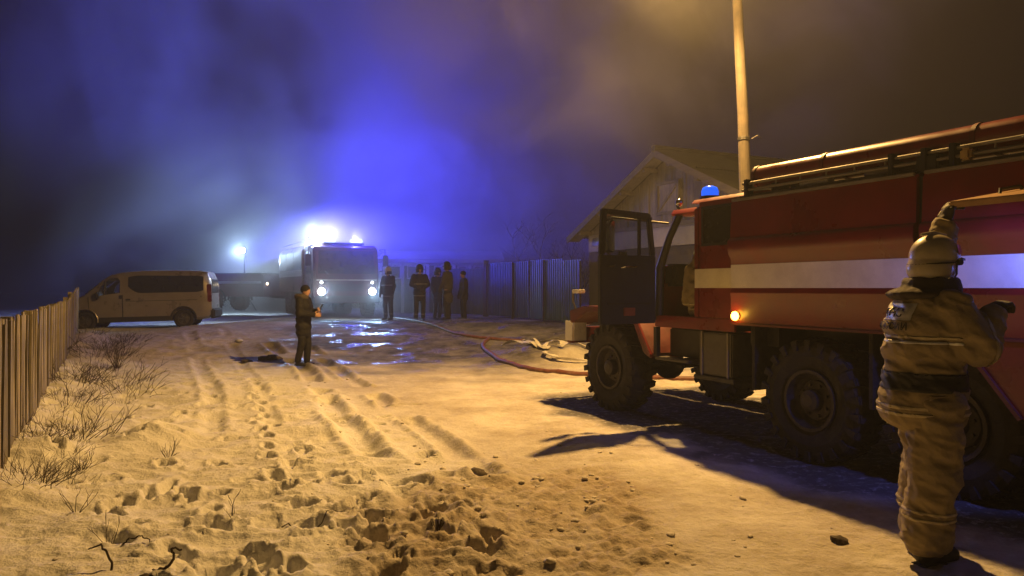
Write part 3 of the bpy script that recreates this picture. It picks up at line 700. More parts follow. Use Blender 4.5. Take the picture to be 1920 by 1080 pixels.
    MB().tube([(-1.0, 1.15, 1.95), (-.78, 1.5, 2.0), (-.70, 1.66, 2.15), (-.69, 1.67, 2.36), (-.72, 1.6, 2.6), (-1.25, 1.12, 2.5)], .014, 7).build('mirror_bow', BLACKP, mi, smooth=True)
    MB().obox((-.74, 1.45, 2.12), (.04, .12, .1), (0, 0, R(10))).build('wide_mirror', BLACKP, mi)
    # blue beacon on the cab roof
    bc = P(MB().lathe([(.001, 2.67), (.12, 2.67), (.12, 2.80), (.001, 2.80)], 18, (-1.7, .86, 0), 'z'), 'blue_beacon', BLACKP)
    MB().lathe([(.10, 2.8), (.102, 2.86), (.085, 2.905), (.04, 2.925), (.001, 2.927)], 20, (-1.7, .86, 0), 'z', False).build('dome', emit('beacon_dome_glow', (.01, .13, 1), 1.0, (.02, .1, .6)), bc, smooth=True)
    # tank body: one section profile swept along, in two lengths
    def prof(o=0):
        h = [(1.25, 1.33), (1.25, 1.62), (1.262, 1.64), (1.262, 1.66), (1.25, 1.68), (1.25, 2.01), (1.285, 2.06), (1.30, 2.12), (1.30, 2.20), (1.285, 2.225), (1.262, 2.24), (1.245, 2.60), (1.225, 2.645), (1.18, 2.655)]
        h = [(y+o, z) for y, z in h]
        return h + [(-y, z) for y, z in reversed(h)]
    P(MB().prism(prof(), 'x', -4.60, -2.46), 'tank_body', RED, smooth=True)
    P(MB().prism(prof(.012), 'x', -6.9, -4.66), 'pump_body', RED, smooth=True)
    P(MB().bx(-4.655, -4.605, -1.22, 1.22, 1.36, 2.62), 'body_joint', BLACKP)
    P(MB().bx(-6.85, -2.5, -1.16, 1.16, 2.66, 2.70), 'roof_deck', mat('dull_roof_deck', (.07, .06, .05), .8, var=.4, bump=.3, dirt=(.35, .33, .3), dirt_amt=.6))
    for x0, x1, o in ((-4.60, -2.46, 1.252), (-6.9, -4.66, 1.264)):
        P(MB().bx(x0, x1, o-.03, o+.018, 1.30, 1.328), 'lower_trim', RED_D, bevel=.006)
        P(MB().bx(x0+.02, x1-.02, o-.02, o+.012, 2.63, 2.66), 'top_trim', ALU, bevel=.005)
    P(MB().bx(-2.455, -1.79, S+.0005, S+.004, 1.70, 1.92), 'cream_stripe', WHITE_STRIPE); P(MB().bx(-4.59, -2.465, 1.2505, 1.2545, 1.70, 1.95), 'cream_stripe', WHITE_STRIPE)
    P(MB().bx(-6.88, -4.67, 1.2630, 1.2665, 1.70, 1.95), 'cream_stripe', WHITE_STRIPE)
    # slanted skirt behind the rear wheels
    P(MB().prism([(-4.95, 1.325), (-5.42, .74), (-6.9, .74), (-6.9, 1.325)], 'y', 1.20, 1.262), 'rear_skirt', RED, bevel=.008)
    P(MB().beam((-4.95, 1.275, 1.32), (-5.42, 1.275, .74), .03, .03), 'skirt_edge', RED_D)
    P(MB().prism([(-4.95, 1.325), (-5.42, .74), (-6.9, .74), (-6.9, 1.325)], 'y', -1.262, -1.20), 'rear_skirt', RED, bevel=.008)
    # amber side marker
    mk = P(MB().cyl((-2.55, 1.25, 1.40), (-2.55, 1.275, 1.40), .045, n=14), 'side_marker', BLACKP)
    MB().ball((-2.55, 1.278, 1.40), (.05, .03, .05)).build('lens', emit('amber_lens', (1, .55, .04), 22), mk, smooth=True)
    # long red tubes for the suction hoses on the roof
    for y in (.98, .70, -.8):
        for x0, x1 in ((-3.5, -2.62), (-4.95, -3.52), (-6.9, -4.97)):
            P(MB().tube([(x0, y, 2.90), (x1, y, 2.90)], .115, 18), 'hose_tube', RED, smooth=True)
        for x in (-2.62, -3.51, -4.96):
            P(MB().tube([(x-.02, y, 2.90), (x+.02, y, 2.90)], .124, 18), 'tube_band', RED_D, smooth=True)
        for x in (-2.9, -4.3, -5.8): P(MB().bx(x-.03, x+.03, y-.1, y+.1, 2.70, 2.80), 'tube_saddle', BLACKP)
    # ladder and rails along the roof edge
    la = P(MB().tube([(-6.9, 1.16, 2.82), (-2.55, 1.16, 2.82)], .016, 8), 'ladder', ALU, smooth=True)
    MB().tube([(-6.9, 1.17, 2.75), (-2.55, 1.17, 2.75)], .016, 8).build('ladder_rail', ALU, la, smooth=True)
    MB().tube([(-6.9, 1.12, 2.695), (-3.6, 1.12, 2.695)], .013, 8).build('ladder_rail', ALU, la, smooth=True)
    for k in range(14): MB().cyl((-2.7-.31*k, 1.165, 2.752), (-2.7-.31*k, 1.16, 2.818), .009, n=6).build('rung', ALU, la)
    for x in (-2.62, -4.32, -4.62, -4.86, -6.2):
        P(MB().bx(x-.025, x+.025, 1.1, 1.20, 2.66, 2.86), 'rack_bracket', BLACKP, bevel=.006)
    P(MB().bx(-4.74, -4.54, 1.02, 1.19, 2.665, 2.80), 'rack_clamp', BLACKP, bevel=.015)
    P(MB().bx(-5.02, -4.93, 1.13, 1.22, 2.70, 2.80), 'tow_hook', mat('brass_fitting', (.5, .36, .14), .4, metal=.6), bevel=.02)
    P(MB().tube([(-3.25, 1.05, 2.735), (-3.6, 1.06, 2.735)], .045, 10), 'rolled_canvas', HOSEW, smooth=True)
    P(MB().tube([(-4.0, 1.08, 2.735), (-4.28, 1.08, 2.735)], .035, 10), 'branch_pipe', ALU, smooth=True)
    # hatch flap lifted at the pump compartment
    ya, yb = 1.29, 2.13; za, zb = 2.37, 2.235
    HF = mat('hatch_inner_paint', (.42, .24, .10), .5, var=.2, scale=5, bump=.08)
    fl = P(MB().prism([(ya, za), (yb, zb), (yb+.012, zb+.045), (ya+.012, za+.05)], 'x', -6.9, -5.43), 'hatch_flap', HF, bevel=.01)
    MB().tube([(-5.56, 1.50, 2.37), (-5.55, 1.52, 2.41), (-5.54, 1.74, 2.375), (-5.55, 1.76, 2.33)], .012, 7).build('flap_handle', BLACKP, fl)
    cl = P(MB().bx(-6.5, -5.9, 1.62, 1.68, 2.19, 2.23), 'added_stripe_lamp', PLASTIC, bevel=.006)  # lamp added under the flap to turn the rear stripe blue
    MB().bx(-6.48, -5.92, 1.625, 1.675, 2.183, 2.189).build('lens', emit('added_lamp_glow', (.25, .35, 1), 8), cl)
    # under the body: tank, battery box, step, gear
    bb = P(MB().bx(-2.34, -1.80, .72, 1.12, .70, 1.19), 'battery_box', GREYM, bevel=.015)
    for x in (-2.28, -1.86): MB().bx(x-.012, x+.012, 1.121, 1.133, .69, 1.2).build('strap', ALU, bb)
    P(MB().bx(-2.4, -1.74, .66, 1.15, .64, .69), 'step_plate', BLACKP, bevel=.008); P(MB().bx(-1.66, -1.02, .95, 1.16, .80, .835), 'cab_step', GREYM, bevel=.01)
    P(MB().bx(-1.66, -1.04, .7, .94, .84, 1.20), 'tool_box', BLACKP, bevel=.02)
    for sd in (-1, 1): P(MB().bx(-1.05, -.99, sd*1.12-.03, sd*1.12+.03, .84, 1.21), 'step_hanger', BLACKP)
    P(MB().tube([(-1.3, -.3, .88), (-2.6, -.3, .88)], .22, 16), 'transfer_case', BLACKP, smooth=True); P(MB().tube([(0, .1, .62), (-1.7, 0, .8), (-3.4, .1, .62), (-4.8, .1, .62)], .045, 10), 'drive_shaft', BLACKP, smooth=True)
    P(MB().tube([(-2.4, -.85, .95), (-3.0, -.85, .95)], .24, 18), 'fuel_tank', BLACKP, smooth=True)
    P(MB().bx(-2.9, -2.5, -.9, 1.0, 1.08, 1.30), 'subframe', BLACKP); P(MB().bx(-6.8, -2.9, -.6, .6, 1.08, 1.31), 'subframe', BLACKP)
    for x in (-2.72, -4.12, -5.6): P(MB().bx(x-.02, x+.02, .78, 1.18, .62, 1.3), 'mud_flap', RUBBER)
    return T
near_engine()
lamp('side_marker_light', 'POINT', (2.37-.454*-2.55-.891*1.36, 10.78+.891*-2.55-.454*1.36, 1.40), (1, .6, .06), .7, .03)
def engine_point(x, y, z): return (2.37-.454*x-.891*y, 10.78+.891*x-.454*y, z)
lamp('added_stripe_light', 'SPOT', engine_point(-6.0, 1.65, 2.13), (.12, .17, 1.0), 95, .04, engine_point(-5.45, 1.25, 1.8), 95, .6)  # added blue light aimed at the rear stripe

# ------------------------------------------------------------------ far fire engine facing us
T2 = (-6.03, 27.0); T2Z = .6; T2A = R(117-180)
def t2w(x, y, z):
    c, s = math.cos(T2A), math.sin(T2A); return (T2[0]+c*x-s*y, T2[1]+s*x+c*y, T2Z+z)
SMALLTYRE = tyre_mesh(.52, .32, .26, 20)
HEADL = emit('headlight_glow', (.85, .95, 1), 120); BLUEG = lens('blue_beacon_glow', (.12, .16, 1), 14); FLOODG = emit('floodlight_glow', (.9, .96, 1), 300)
def far_engine():
    T = empty('fire_engine', (T2[0], T2[1], T2Z), T2A); tag(T, 'distant fire engine facing the camera, headlights and blue beacons lit', 'fire engine')
    def P(mb, n, m, parent=T, **k): return mb.build(n, m, parent, **k)
    cab = P(MB().prism([(0, .75), (.02, 1.55), (-.12, 2.55), (-.35, 2.68), (-1.75, 2.70), (-1.75, .75)], 'y', -1.2, 1.2), 'cab', RED_D, bevel=.06)
    MB().add([(.035, -1.05, 1.62), (.035, 1.05, 1.62), (-.085, 1.0, 2.45), (-.085, -1.0, 2.45)], [(0, 1, 2, 3)]).build('windscreen', DARKGLASS, cab)
    MB().bx(.028, .05, -1.1, 1.1, 1.36, 1.42).build('white_band', WHITE_STRIPE, cab)
    for k in range(5): MB().bx(.025, .04, -.6, .6, 1.0+.05*k, 1.03+.05*k).build('grille_slat', BLACKP, cab)
    for sd in (-1, 1):
        w = MB().prism([(-.45, 1.65), (-1.25, 1.65), (-1.25, 2.45), (-.55, 2.45)], 'y', sd*1.201, sd*1.215).build('side_window', DARKGLASS, cab)
        MB().prism([(-.25, .8), (-1.35, .8), (-1.35, 1.6), (-.25, 1.6)], 'y', sd*1.201, sd*1.212).build('door_panel', RED, cab)
        MB().bx(-1.3, -1.15, sd*1.213, sd*1.235, 1.45, 1.49).build('door_handle', BLACKP, cab)
        mi = P(MB().obox((.12, sd*1.42, 2.1), (.07, .2, .42)), 'mirror', BLACKP, bevel=.02)
        MB().tube([(0, sd*1.2, 2.5), (.12, sd*1.4, 2.55), (.12, sd*1.42, 1.75), (.03, sd*1.2, 1.7)], .018, 6).build('mirror_bow', ALU, mi)
        h = P(MB().cyl((.0, sd*.93, .97), (.06, sd*.93, .97), .13, n=18), 'headlight', BLACKP); MB().cyl((.061, sd*.93, .97), (.07, sd*.93, .97), .125, n=18).build('lens', HEADL, h)
        h = P(MB().cyl((.0, sd*.93, 1.30), (.05, sd*.93, 1.30), .06, n=14), 'marker_lamp', BLACKP); MB().cyl((.051, sd*.93, 1.30), (.056, sd*.93, 1.30), .045, n=14).build('lens', emit('marker_glow', (.9, .95, 1), 25), h)
    P(MB().bx(-.1, .12, -1.2, 1.2, .55, .82), 'bumper', GREYM, bevel=.03)
    for x in (-.85, -4.1, -5.3):
        for sd in (-1, 1): w = link('wheel', SMALLTYRE, T, (x, sd*1.0, .52)); link('rim', RIML if sd > 0 else RIMR, w).scale = (.88, .86, .88)
    P(MB().bx(-6.6, -.2, -.45, .45, .6, .85), 'chassis', BLACKP)
    body = P(MB().prism([(-1.25, .95), (-1.25, 2.55), (-1.1, 2.75), (1.1, 2.75), (1.25, 2.55), (1.25, .95)], 'x', -6.8, -1.82), 'tank_body', RED, bevel=.03)
    for sd in (-1, 1):
        MB().bx(-6.75, -1.85, sd*1.251, sd*1.256, 1.55, 1.8).build('cream_stripe', WHITE_STRIPE, body)
        for k in range(3): MB().bx(-6.6+1.6*k, -5.1+1.6*k, sd*1.252, sd*1.262, 1.82, 2.5).build('shutter', GREYM, body)
        P(MB().tube([(-6.7, sd*1.1, 2.9), (-2, sd*1.1, 2.9)], .02, 6), 'roof_rail', ALU)
    # roof light bar with two domes
    bar = P(MB().bx(-.75, -.4, -.75, .75, 2.70, 2.78), 'beacon_bar', BLACKP, bevel=.02)
    for y in (-.5, .5): MB().bx(-.72, -.43, y-.22, y+.22, 2.782, 2.93).build('beacon_dome', BLUEG, bar, bevel=.04)
    rb = P(MB().bx(-6.5, -6.1, .3, .7, 2.75, 2.80), 'added_beacon', BLACKP, bevel=.01); MB().bx(-6.42, -6.18, .38, .62, 2.802, 2.94).build('dome', BLUEG, rb, bevel=.05)  # unseen beacon added behind the cab to carry the right-hand blue beam
    # floodlight on a short mast at the near corner
    fl = P(MB().cyl((-1.1, -.95, 2.70), (-1.1, -.95, 3.0), .025), 'floodlight', BLACKP)
    MB().obox((-1.06, -.95, 3.08), (.1, .42, .26), (0, R(8), R(20))).build('housing', BLACKP, fl, bevel=.02)
    MB().obox((-.998, -.927, 3.065), (.012, .38, .22), (0, R(8), R(20))).build('lamp_glass', FLOODG, fl)
far_engine()
BLUE = (.055, .055, 1.0); COOL = (.3, .62, 1.0)
for p, aim, pw in ((t2w(-.57, -.5, 2.99), (-18, 42, 13), 15000), (t2w(-6.3, .5, 3.0), (8, 39, 11), 9000)):   # beams aimed away from the street; the second comes from the added beacon
    lamp('beacon_light', 'SPOT', p, BLUE, pw, .08, aim, 165, .8)
lamp('beacon_spill_light', 'POINT', t2w(-.57, .5, 2.99), BLUE, 1150, .08)
for sd in (-1, 1):
    lamp('headlight_beam', 'SPOT', t2w(.12, sd*.93, .97), COOL, 280, .06, t2w(12, sd*.93+.5, .1), 95, .9)
lamp('floodlight_beam', 'SPOT', t2w(-.93, -.92, 3.06), (.62, .78, 1.0), 4600, .12, (-22, 33, 9.0), 175, .8)

# ------------------------------------------------------------------ pump trailer and light mast beyond the van
def pump_trailer():
    T = empty('pump_trailer', (-12.6, 35.2, .6), R(-14)); tag(T, 'low red trailer half hidden in haze behind the van', 'trailer')
    b = MB().prism([(-2.2, .7), (-2.2, 1.75), (1.35, 1.75), (1.5, 1.6), (1.5, .7)], 'y', -.95, .95).build('body', RED, T, bevel=.04)
    MB().bx(-2.2, 1.35, -.97, -.955, 1.3, 1.42).build('pale_band', WHITEP, b)
    MB().bx(-2.25, 1.4, -1.0, 1.0, 1.76, 1.80).build('top_rim', ALU, b)
    for sd in (-1, 1):
        w = link('wheel', SMALLTYRE, T, (-1.1, sd*1.05, .5)); link('rim', RIML if sd > 0 else RIMR, w).scale = (.88, .86, .88)
        MB().tube([(-1.1+.66*math.cos(t), sd*1.05, .5+.62*math.sin(t)) for t in np.linspace(0, math.pi, 12)], .05, 6).build('mudguard', BLACKP, T)
    MB().cyl((1.5, -.7, 1.3), (1.53, -.7, 1.3), .06).build('marker_lamp', emit('trailer_lamp_glow', (1, .8, .5), 12), T)
    MB().tube([(1.5, .4, .7), (2.6, 0, .62), (2.9, 0, .62)], .05, 8).build('drawbar', BLACKP, T); MB().tube([(1.5, -.4, .7), (2.6, 0, .62)], .05, 8).build('drawbar', BLACKP, T)
pump_trailer()
def light_mast():
    T = empty('light_mast', (-13.6, 37.6, .55)); tag(T, 'floodlight on a tall tripod mast shining left over the van', 'floodlight')
    MB().cyl((0, 0, 0), (0, 0, 2.95), .035).build('mast', BLACKP, T)
    for k in range(3):
        t = k*2.094; MB().cyl((.6*math.cos(t), .6*math.sin(t), 0), (0, 0, 1.0), .018).build('leg', BLACKP, T)
    h = MB().obox((-.02, 0, 3.05), (.2, .34, .26), (0, R(-10), R(25))).build('lamp_head', BLACKP, T, bevel=.02)
    MB().obox((-.02, -.19, 3.05), (.16, .03, .2), (0, 0, R(25))).build('lamp_glass', emit('mast_glow', (.9, .97, 1), 150), h)
light_mast()
lamp('mast_light', 'POINT', (-13.75, 37.2, 3.6), (.5, .74, 1), 950, .1)

# ------------------------------------------------------------------ van nosed into the end of the plank fence
def boolean(o, cutters):
    for c in cutters:
        md = o.modifiers.new('cut', 'BOOLEAN'); md.operation = 'DIFFERENCE'; md.object = c; md.solver = 'EXACT'
    dg = bpy.context.evaluated_depsgraph_get(); me = bpy.data.meshes.new_from_object(o.evaluated_get(dg))
    o.modifiers.clear(); old = o.data; o.data = me
    for c in cutters: bpy.data.objects.remove(c)
def van():
    hd = math.atan2(-.235, -.972)        # heading of the nose
    rear = np.array([-10.35, 25.9]); fw = np.array([math.cos(hd), math.sin(hd)])
    org = rear + fw*4.75
    T = empty('van', (org[0]+.0, org[1], .28), hd, ry=R(1.2)); tag(T, 'champagne silver passenger van with its nose against the plank fence', 'van')
    # stations back from the nose (local x negative)
    st = [(0.0, .36, .70, .60), (-.06, .30, .86, .74), (-.25, .27, 1.0, .86), (-.55, .26, 1.09, .92), (-.82, .25, 1.19, .94), (-1.05, .25, 1.40, .945), (-1.35, .25, 1.66, .95), (-1.62, .25, 1.82, .95), (-1.95, .25, 1.91, .95),
          (-2.6, .25, 1.96, .95), (-3.6, .25, 1.96, .95), (-4.35, .27, 1.93, .945), (-4.62, .30, 1.88, .92), (-4.74, .36, 1.60, .88)]
    mb = MB(); n = None; vv = []
    for (x, zb, zt, hw) in st:
        H = zt-zb; belt = min(zb+.55*H, 1.05)
        ring = [(hw*.86, zb), (hw*.97, zb+.08), (hw, zb+.25*H), (hw, belt), (hw*.965, belt+(zt-belt)*.45), (hw*.90, belt+(zt-belt)*.82), (hw*.80, zt-.025), (hw*.5, zt)]
        ring = ring + [(-y, z) for y, z in reversed(ring)]
        n = len(ring); vv += [(x, y, z) for y, z in ring]
    fs = []
    for i in range(len(st)-1): fs += [(i*n+k, i*n+(k+1) % n, (i+1)*n+(k+1) % n, (i+1)*n+k) for k in range(n)]
    fs += [tuple(range(n-1, -1, -1)), tuple((len(st)-1)*n+k for k in range(n))]
    mb.add(vv, fs); body = mb.build('body', VANP, T, smooth=True)
    cut = []
    def C(m): o = m.build('cutter', VANP, T); cut.append(o); return o
    for x in (-.86, -3.86): C(MB().cyl((x, .62, .32), (x, 1.1, .32), .385, n=28)); C(MB().cyl((x, -1.1, .32), (x, -.62, .32), .385, n=28))
    C(MB().bx(-2.1, -1.12, -.80, .80, .55, 1.62))
    door_win = [(-1.22, 1.13), (-1.93, 1.22), (-1.93, 1.63), (-1.86, 1.72), (-1.62, 1.70), (-1.36, 1.45)]
    C(MB().prism(door_win, 'y', .7, 1.1)); C(MB().prism(door_win, 'y', -1.1, -.7))
    bpy.context.view_layer.update(); boolean(body, cut)
    try: body.data.set_sharp_from_angle(angle=R(35))
    except Exception: pass
    def yy(z): b = 1.05; return .95*(1-.035*min(1, max(0, (z-b)/.4))-.065*max(0, (z-b-.4)/.34))
    for sd in (-1, 1):
        pts = [(x, sd*(yy(z)-.012), z) for x, z in door_win]; MB().add(pts, [tuple(range(6))]).build('door_window', GLASS, T)
        mbw = MB(); nc = 22; rows = []
        for q in range(nc+1):
            x = -2.18-2.32*q/nc; e0 = min(1, q/nc*6); e1 = min(1, (nc-q)/nc*14)
            zb_ = 1.20+.22*(1-e0)**2+.05*(1-e1); zt_ = 1.79-.06*(1-e0)**2-.05*(q/nc)-.03*(1-e1)
            rows.append([(x, zb_+(zt_-zb_)*k/6) for k in range(7)])
        for o_, fl_ in ((.008, 0), (-.03, 1)): mbw.add([(x, sd*(yy(z)+o_), z) for r_ in rows for x, z in r_], [(a*7+b, a*7+b+1, (a+1)*7+b+1, (a+1)*7+b) for a in range(nc) for b in range(6)])
        mbw.build('rear_side_window', DARKGLASS, T)
        MB().beam((-1.46, sd*.937, 1.17), (-1.50, sd*.91, 1.60), .05, .05).build('quarter_pillar', PLASTIC, T)
        for x in (-.86, -3.86):
            w = link('wheel', VTYRE, T, (x, sd*.82, .315)); link('rim', VRIM if sd > 0 else VRIM2, w)
            MB().tube([(x+.40*math.cos(t), sd*.945, .32+.40*math.sin(t)) for t in np.linspace(-.15, math.pi+.15, 18)], .022, 6).build('wheel_arch', PLASTIC if x < -1 else VANP, T, smooth=True)
        MB().bx(-2.02, -1.99, sd*.948, sd*.957, .42, 1.15).build('door_seam', PLASTIC, T); MB().bx(-1.0, -.985, sd*.944, sd*.955, .72, 1.1).build('door_seam', PLASTIC, T)
        MB().bx(-2.0, -1.9, sd*.952, sd*.978, 1.02, 1.14).build('door_handle', PLASTIC, T, bevel=.01); MB().bx(-2.25, -2.1, sd*.952, sd*.978, .96, 1.02).build('door_handle', PLASTIC, T, bevel=.01)
        MB().bx(-4.3, -2.1, sd*.948, sd*.954, .93, .945).build('slide_rail', PLASTIC, T)
        MB().bx(-3.45, -1.28, sd*.93, sd*.965, .25, .42).build('side_skirt', PLASTIC, T, bevel=.02)
        MB().obox((-1.28, sd*1.06, 1.14), (.12, .18, .24)).build('mirror', PLASTIC, T, bevel=.04)
        MB().bx(-4.745, -4.60, sd*.88-.05, sd*.88+.05, .85, 1.45).build('tail_light', mat('tail_light_red', (.12, .01, .01), .25), T, bevel=.02)
        MB().obox((-.2, sd*.74, .86), (.22, .2, .18), (0, R(35), sd*R(-30))).build('headlight', CHROME, T, bevel=.04)
    MB().add([(-.83, -.74, 1.21), (-.83, .74, 1.21), (-1.62, .66, 1.832), (-1.62, -.66, 1.832)], [(0, 1, 2, 3)]).build('windscreen', DARKGLASS, T)
    MB().bx(-4.84, -4.66, -.9, .9, .3, .62).build('rear_bumper', PLASTIC, T, bevel=.05); MB().bx(-.08, .06, -.72, .72, .3, .62).build('front_bumper', PLASTIC, T, bevel=.06)
    MB().bx(-4.752, -4.735, -.7, .7, 1.15, 1.62).build('rear_window', DARKGLASS, T)
    for y in (-.4, .4):
        s = MB().bx(-1.95, -1.5, y-.24, y+.24, .56, .85).build('seat', PLASTIC, T, bevel=.05); MB().obox((-1.93, y, 1.12), (.13, .44, .6), (0, R(-10), 0)).build('seat_back', PLASTIC, s, bevel=.05); MB().obox((-1.99, y, 1.5), (.09, .24, .16)).build('headrest', PLASTIC, s, bevel=.03)
    MB().tube([(-1.38+.07*math.cos(t), .4+.18*math.sin(t), 1.14+.16*math.cos(t)) for t in np.linspace(0, 6.283, 17)[:-1]], .014, 6, True).build('steering_wheel', PLASTIC, T)
def car_tyre():
    mb = MB(); mb.lathe([(.2, -.08), (.23, -.1), (.29, -.105), (.315, -.085), (.318, 0), (.315, .085), (.29, .105), (.23, .1), (.2, .08)], 32); return mb.mesh('wheel', RUBBER, True)
def car_rim(f):
    mb = MB(); mb.lathe([(.2, f*.09), (.185, f*.09), (.18, f*.03), (.06, f*.05), (.05, f*.075), (.001, f*.075), (.001, -f*.03), (.2, -f*.03)], 24)
    for k in range(6):
        t = k*math.pi/3; mb.beam((.04*math.cos(t), f*.065, .04*math.sin(t)), (.19*math.cos(t), f*.08, .19*math.sin(t)), .035, .03, (0, 1, 0))
    return mb.mesh('rim', GREYM)
VTYRE = car_tyre(); VRIM = car_rim(1); VRIM2 = car_rim(-1)
van()

# ------------------------------------------------------------------ people
def skin_surface(mb, mat_, name, voxel, smooth=6, fold=0, fscale=(7, 7, 14), seed=0):
    me = mb.mesh(name+'_src', mat_); o = link('tmp', me)
    md = o.modifiers.new('r', 'REMESH'); md.mode = 'VOXEL'; md.voxel_size = voxel; md.use_smooth_shade = True
    sm = o.modifiers.new('s', 'SMOOTH'); sm.iterations = smooth; sm.factor = .5
    dg = bpy.context.evaluated_depsgraph_get(); out = bpy.data.meshes.new_from_object(o.evaluated_get(dg)); out.name = name
    bpy.data.objects.remove(o); bpy.data.meshes.remove(me)
    if fold:
        nv = len(out.vertices); nr = [v.normal.copy() for v in out.vertices]
        for v, n in zip(out.vertices, nr):
            p = v.co; q = Vector((p.x*fscale[0]+seed, p.y*fscale[1], p.z*fscale[2]+p.x*fscale[0]*.7-p.y*fscale[1]*.5))
            a = noise.noise(q); b = noise.noise(q*2.3+Vector((5, 1, 9)))
            c_ = noise.noise(q*4.7+Vector((2, 8, 3))); v.co = p + n*fold*((1-abs(a)*2.4)*.8 + (.6-abs(b)*2)*.5 + c_*.18)
    out.materials.clear(); out.materials.append(mat_)
    out.polygons.foreach_set('use_smooth', [True]*len(out.polygons)); out.update()
    return out
def band_from(me, z0, z1, off, mat_, name, parent, keep=None, plane=(0, 0, 1)):
    bm = bmesh.new(); bm.from_mesh(me)
    for co, nrm in ((Vector(plane)*z0, -Vector(plane)), (Vector(plane)*z1, Vector(plane))):
        bmesh.ops.bisect_plane(bm, geom=bm.verts[:]+bm.edges[:]+bm.faces[:], plane_co=co, plane_no=nrm, clear_outer=True)
    if keep:
        dead = [f for f in bm.faces if not keep(f.calc_center_median())]
        bmesh.ops.delete(bm, geom=dead, context='FACES')
    bm.normal_update()
    nv = {v: v.normal.copy() for v in bm.verts}
    for v in bm.verts: v.co += nv[v]*off
    # a lip back to the cloth so the strip has thickness
    ed = [e for e in bm.edges if e.is_boundary]; r = bmesh.ops.extrude_edge_only(bm, edges=ed)
    for v in [g for g in r['geom'] if isinstance(g, bmesh.types.BMVert)]:
        v.co -= v.normal*(off*1.5) if v.normal.length else Vector()
    m2 = bpy.data.meshes.new(name); bm.to_mesh(m2); bm.free(); m2.materials.clear(); m2.materials.append(mat_)
    m2.polygons.foreach_set('use_smooth', [True]*len(m2.polygons))
    return link(name, m2, parent)
def hand(w, d, nrm, curl, sc=1, rr=.0115):
    w = Vector(w); d = Vector(d).normalized(); nrm = Vector(nrm); nrm = (nrm-d*nrm.dot(d)).normalized(); sd = d.cross(nrm); mb = MB()
    M = Matrix((d, sd, nrm)).transposed()
    mb.capsule(w-d*.03*sc, .034*sc, w+d*.02*sc, .036*sc)
    mb.ball(w+d*.055*sc, (.056*sc, .048*sc, .024*sc), rot=M)
    for i, (ln, lat) in enumerate(((.9, -.033), (1.0, -.011), (1.05, .011), (.92, .033))):
        p = w+d*.085*sc+sd*lat*sc; a = 0; r = rr*sc*1.12
        for L_, c in ((.046, curl*.7), (.030, curl), (.024, curl*.8)):
            a += c; q = p+(d*math.cos(a)+nrm*math.sin(a))*L_*ln*sc; mb.capsule(p, r, q, r*.92, 8); p = q; r *= .94
    p = w+d*.02*sc+sd*.038*sc
    for L_, (cd, cs, cn) in ((.04, (.6, .7, .25)), (.034, (.75, .25, .6)), (.026, (.7, -.05, .7))):
        q = p+(d*cd+sd*cs+nrm*cn).normalized()*L_*sc; mb.capsule(p, rr*1.2*sc, q, rr*1.1*sc, 8); p = q
    return mb
def face_head(mb, c, f, r=.1, up=(0, 0, 1)):
    # skull, jaw, nose, ears, brow and lips around centre c, looking along f
    c = Vector(c); f = Vector(f).normalized(); up = Vector(up); s = up.cross(f).normalized(); up = f.cross(s); M = Matrix((f, s, up)).transposed()
    mb.ball(c, (r*.98, r*.78, r*1.08), rot=M); mb.ball(c+f*.03-up*.055, (r*.68, r*.6, r*.66), rot=M)
    mb.capsule(c+f*.092+up*.012, .010, c+f*.112-up*.022, .015, 8)
    mb.capsule(c+f*.085+s*.035+up*.028, .011, c+f*.085-s*.035+up*.028, .011, 8)
    mb.capsule(c+f*.090+s*.018-up*.058, .008, c+f*.090-s*.018-up*.058, .008, 8)
    for k in (-1, 1): mb.ball(c+s*k*.078-f*.005, (.018, .010, .030), rot=M)

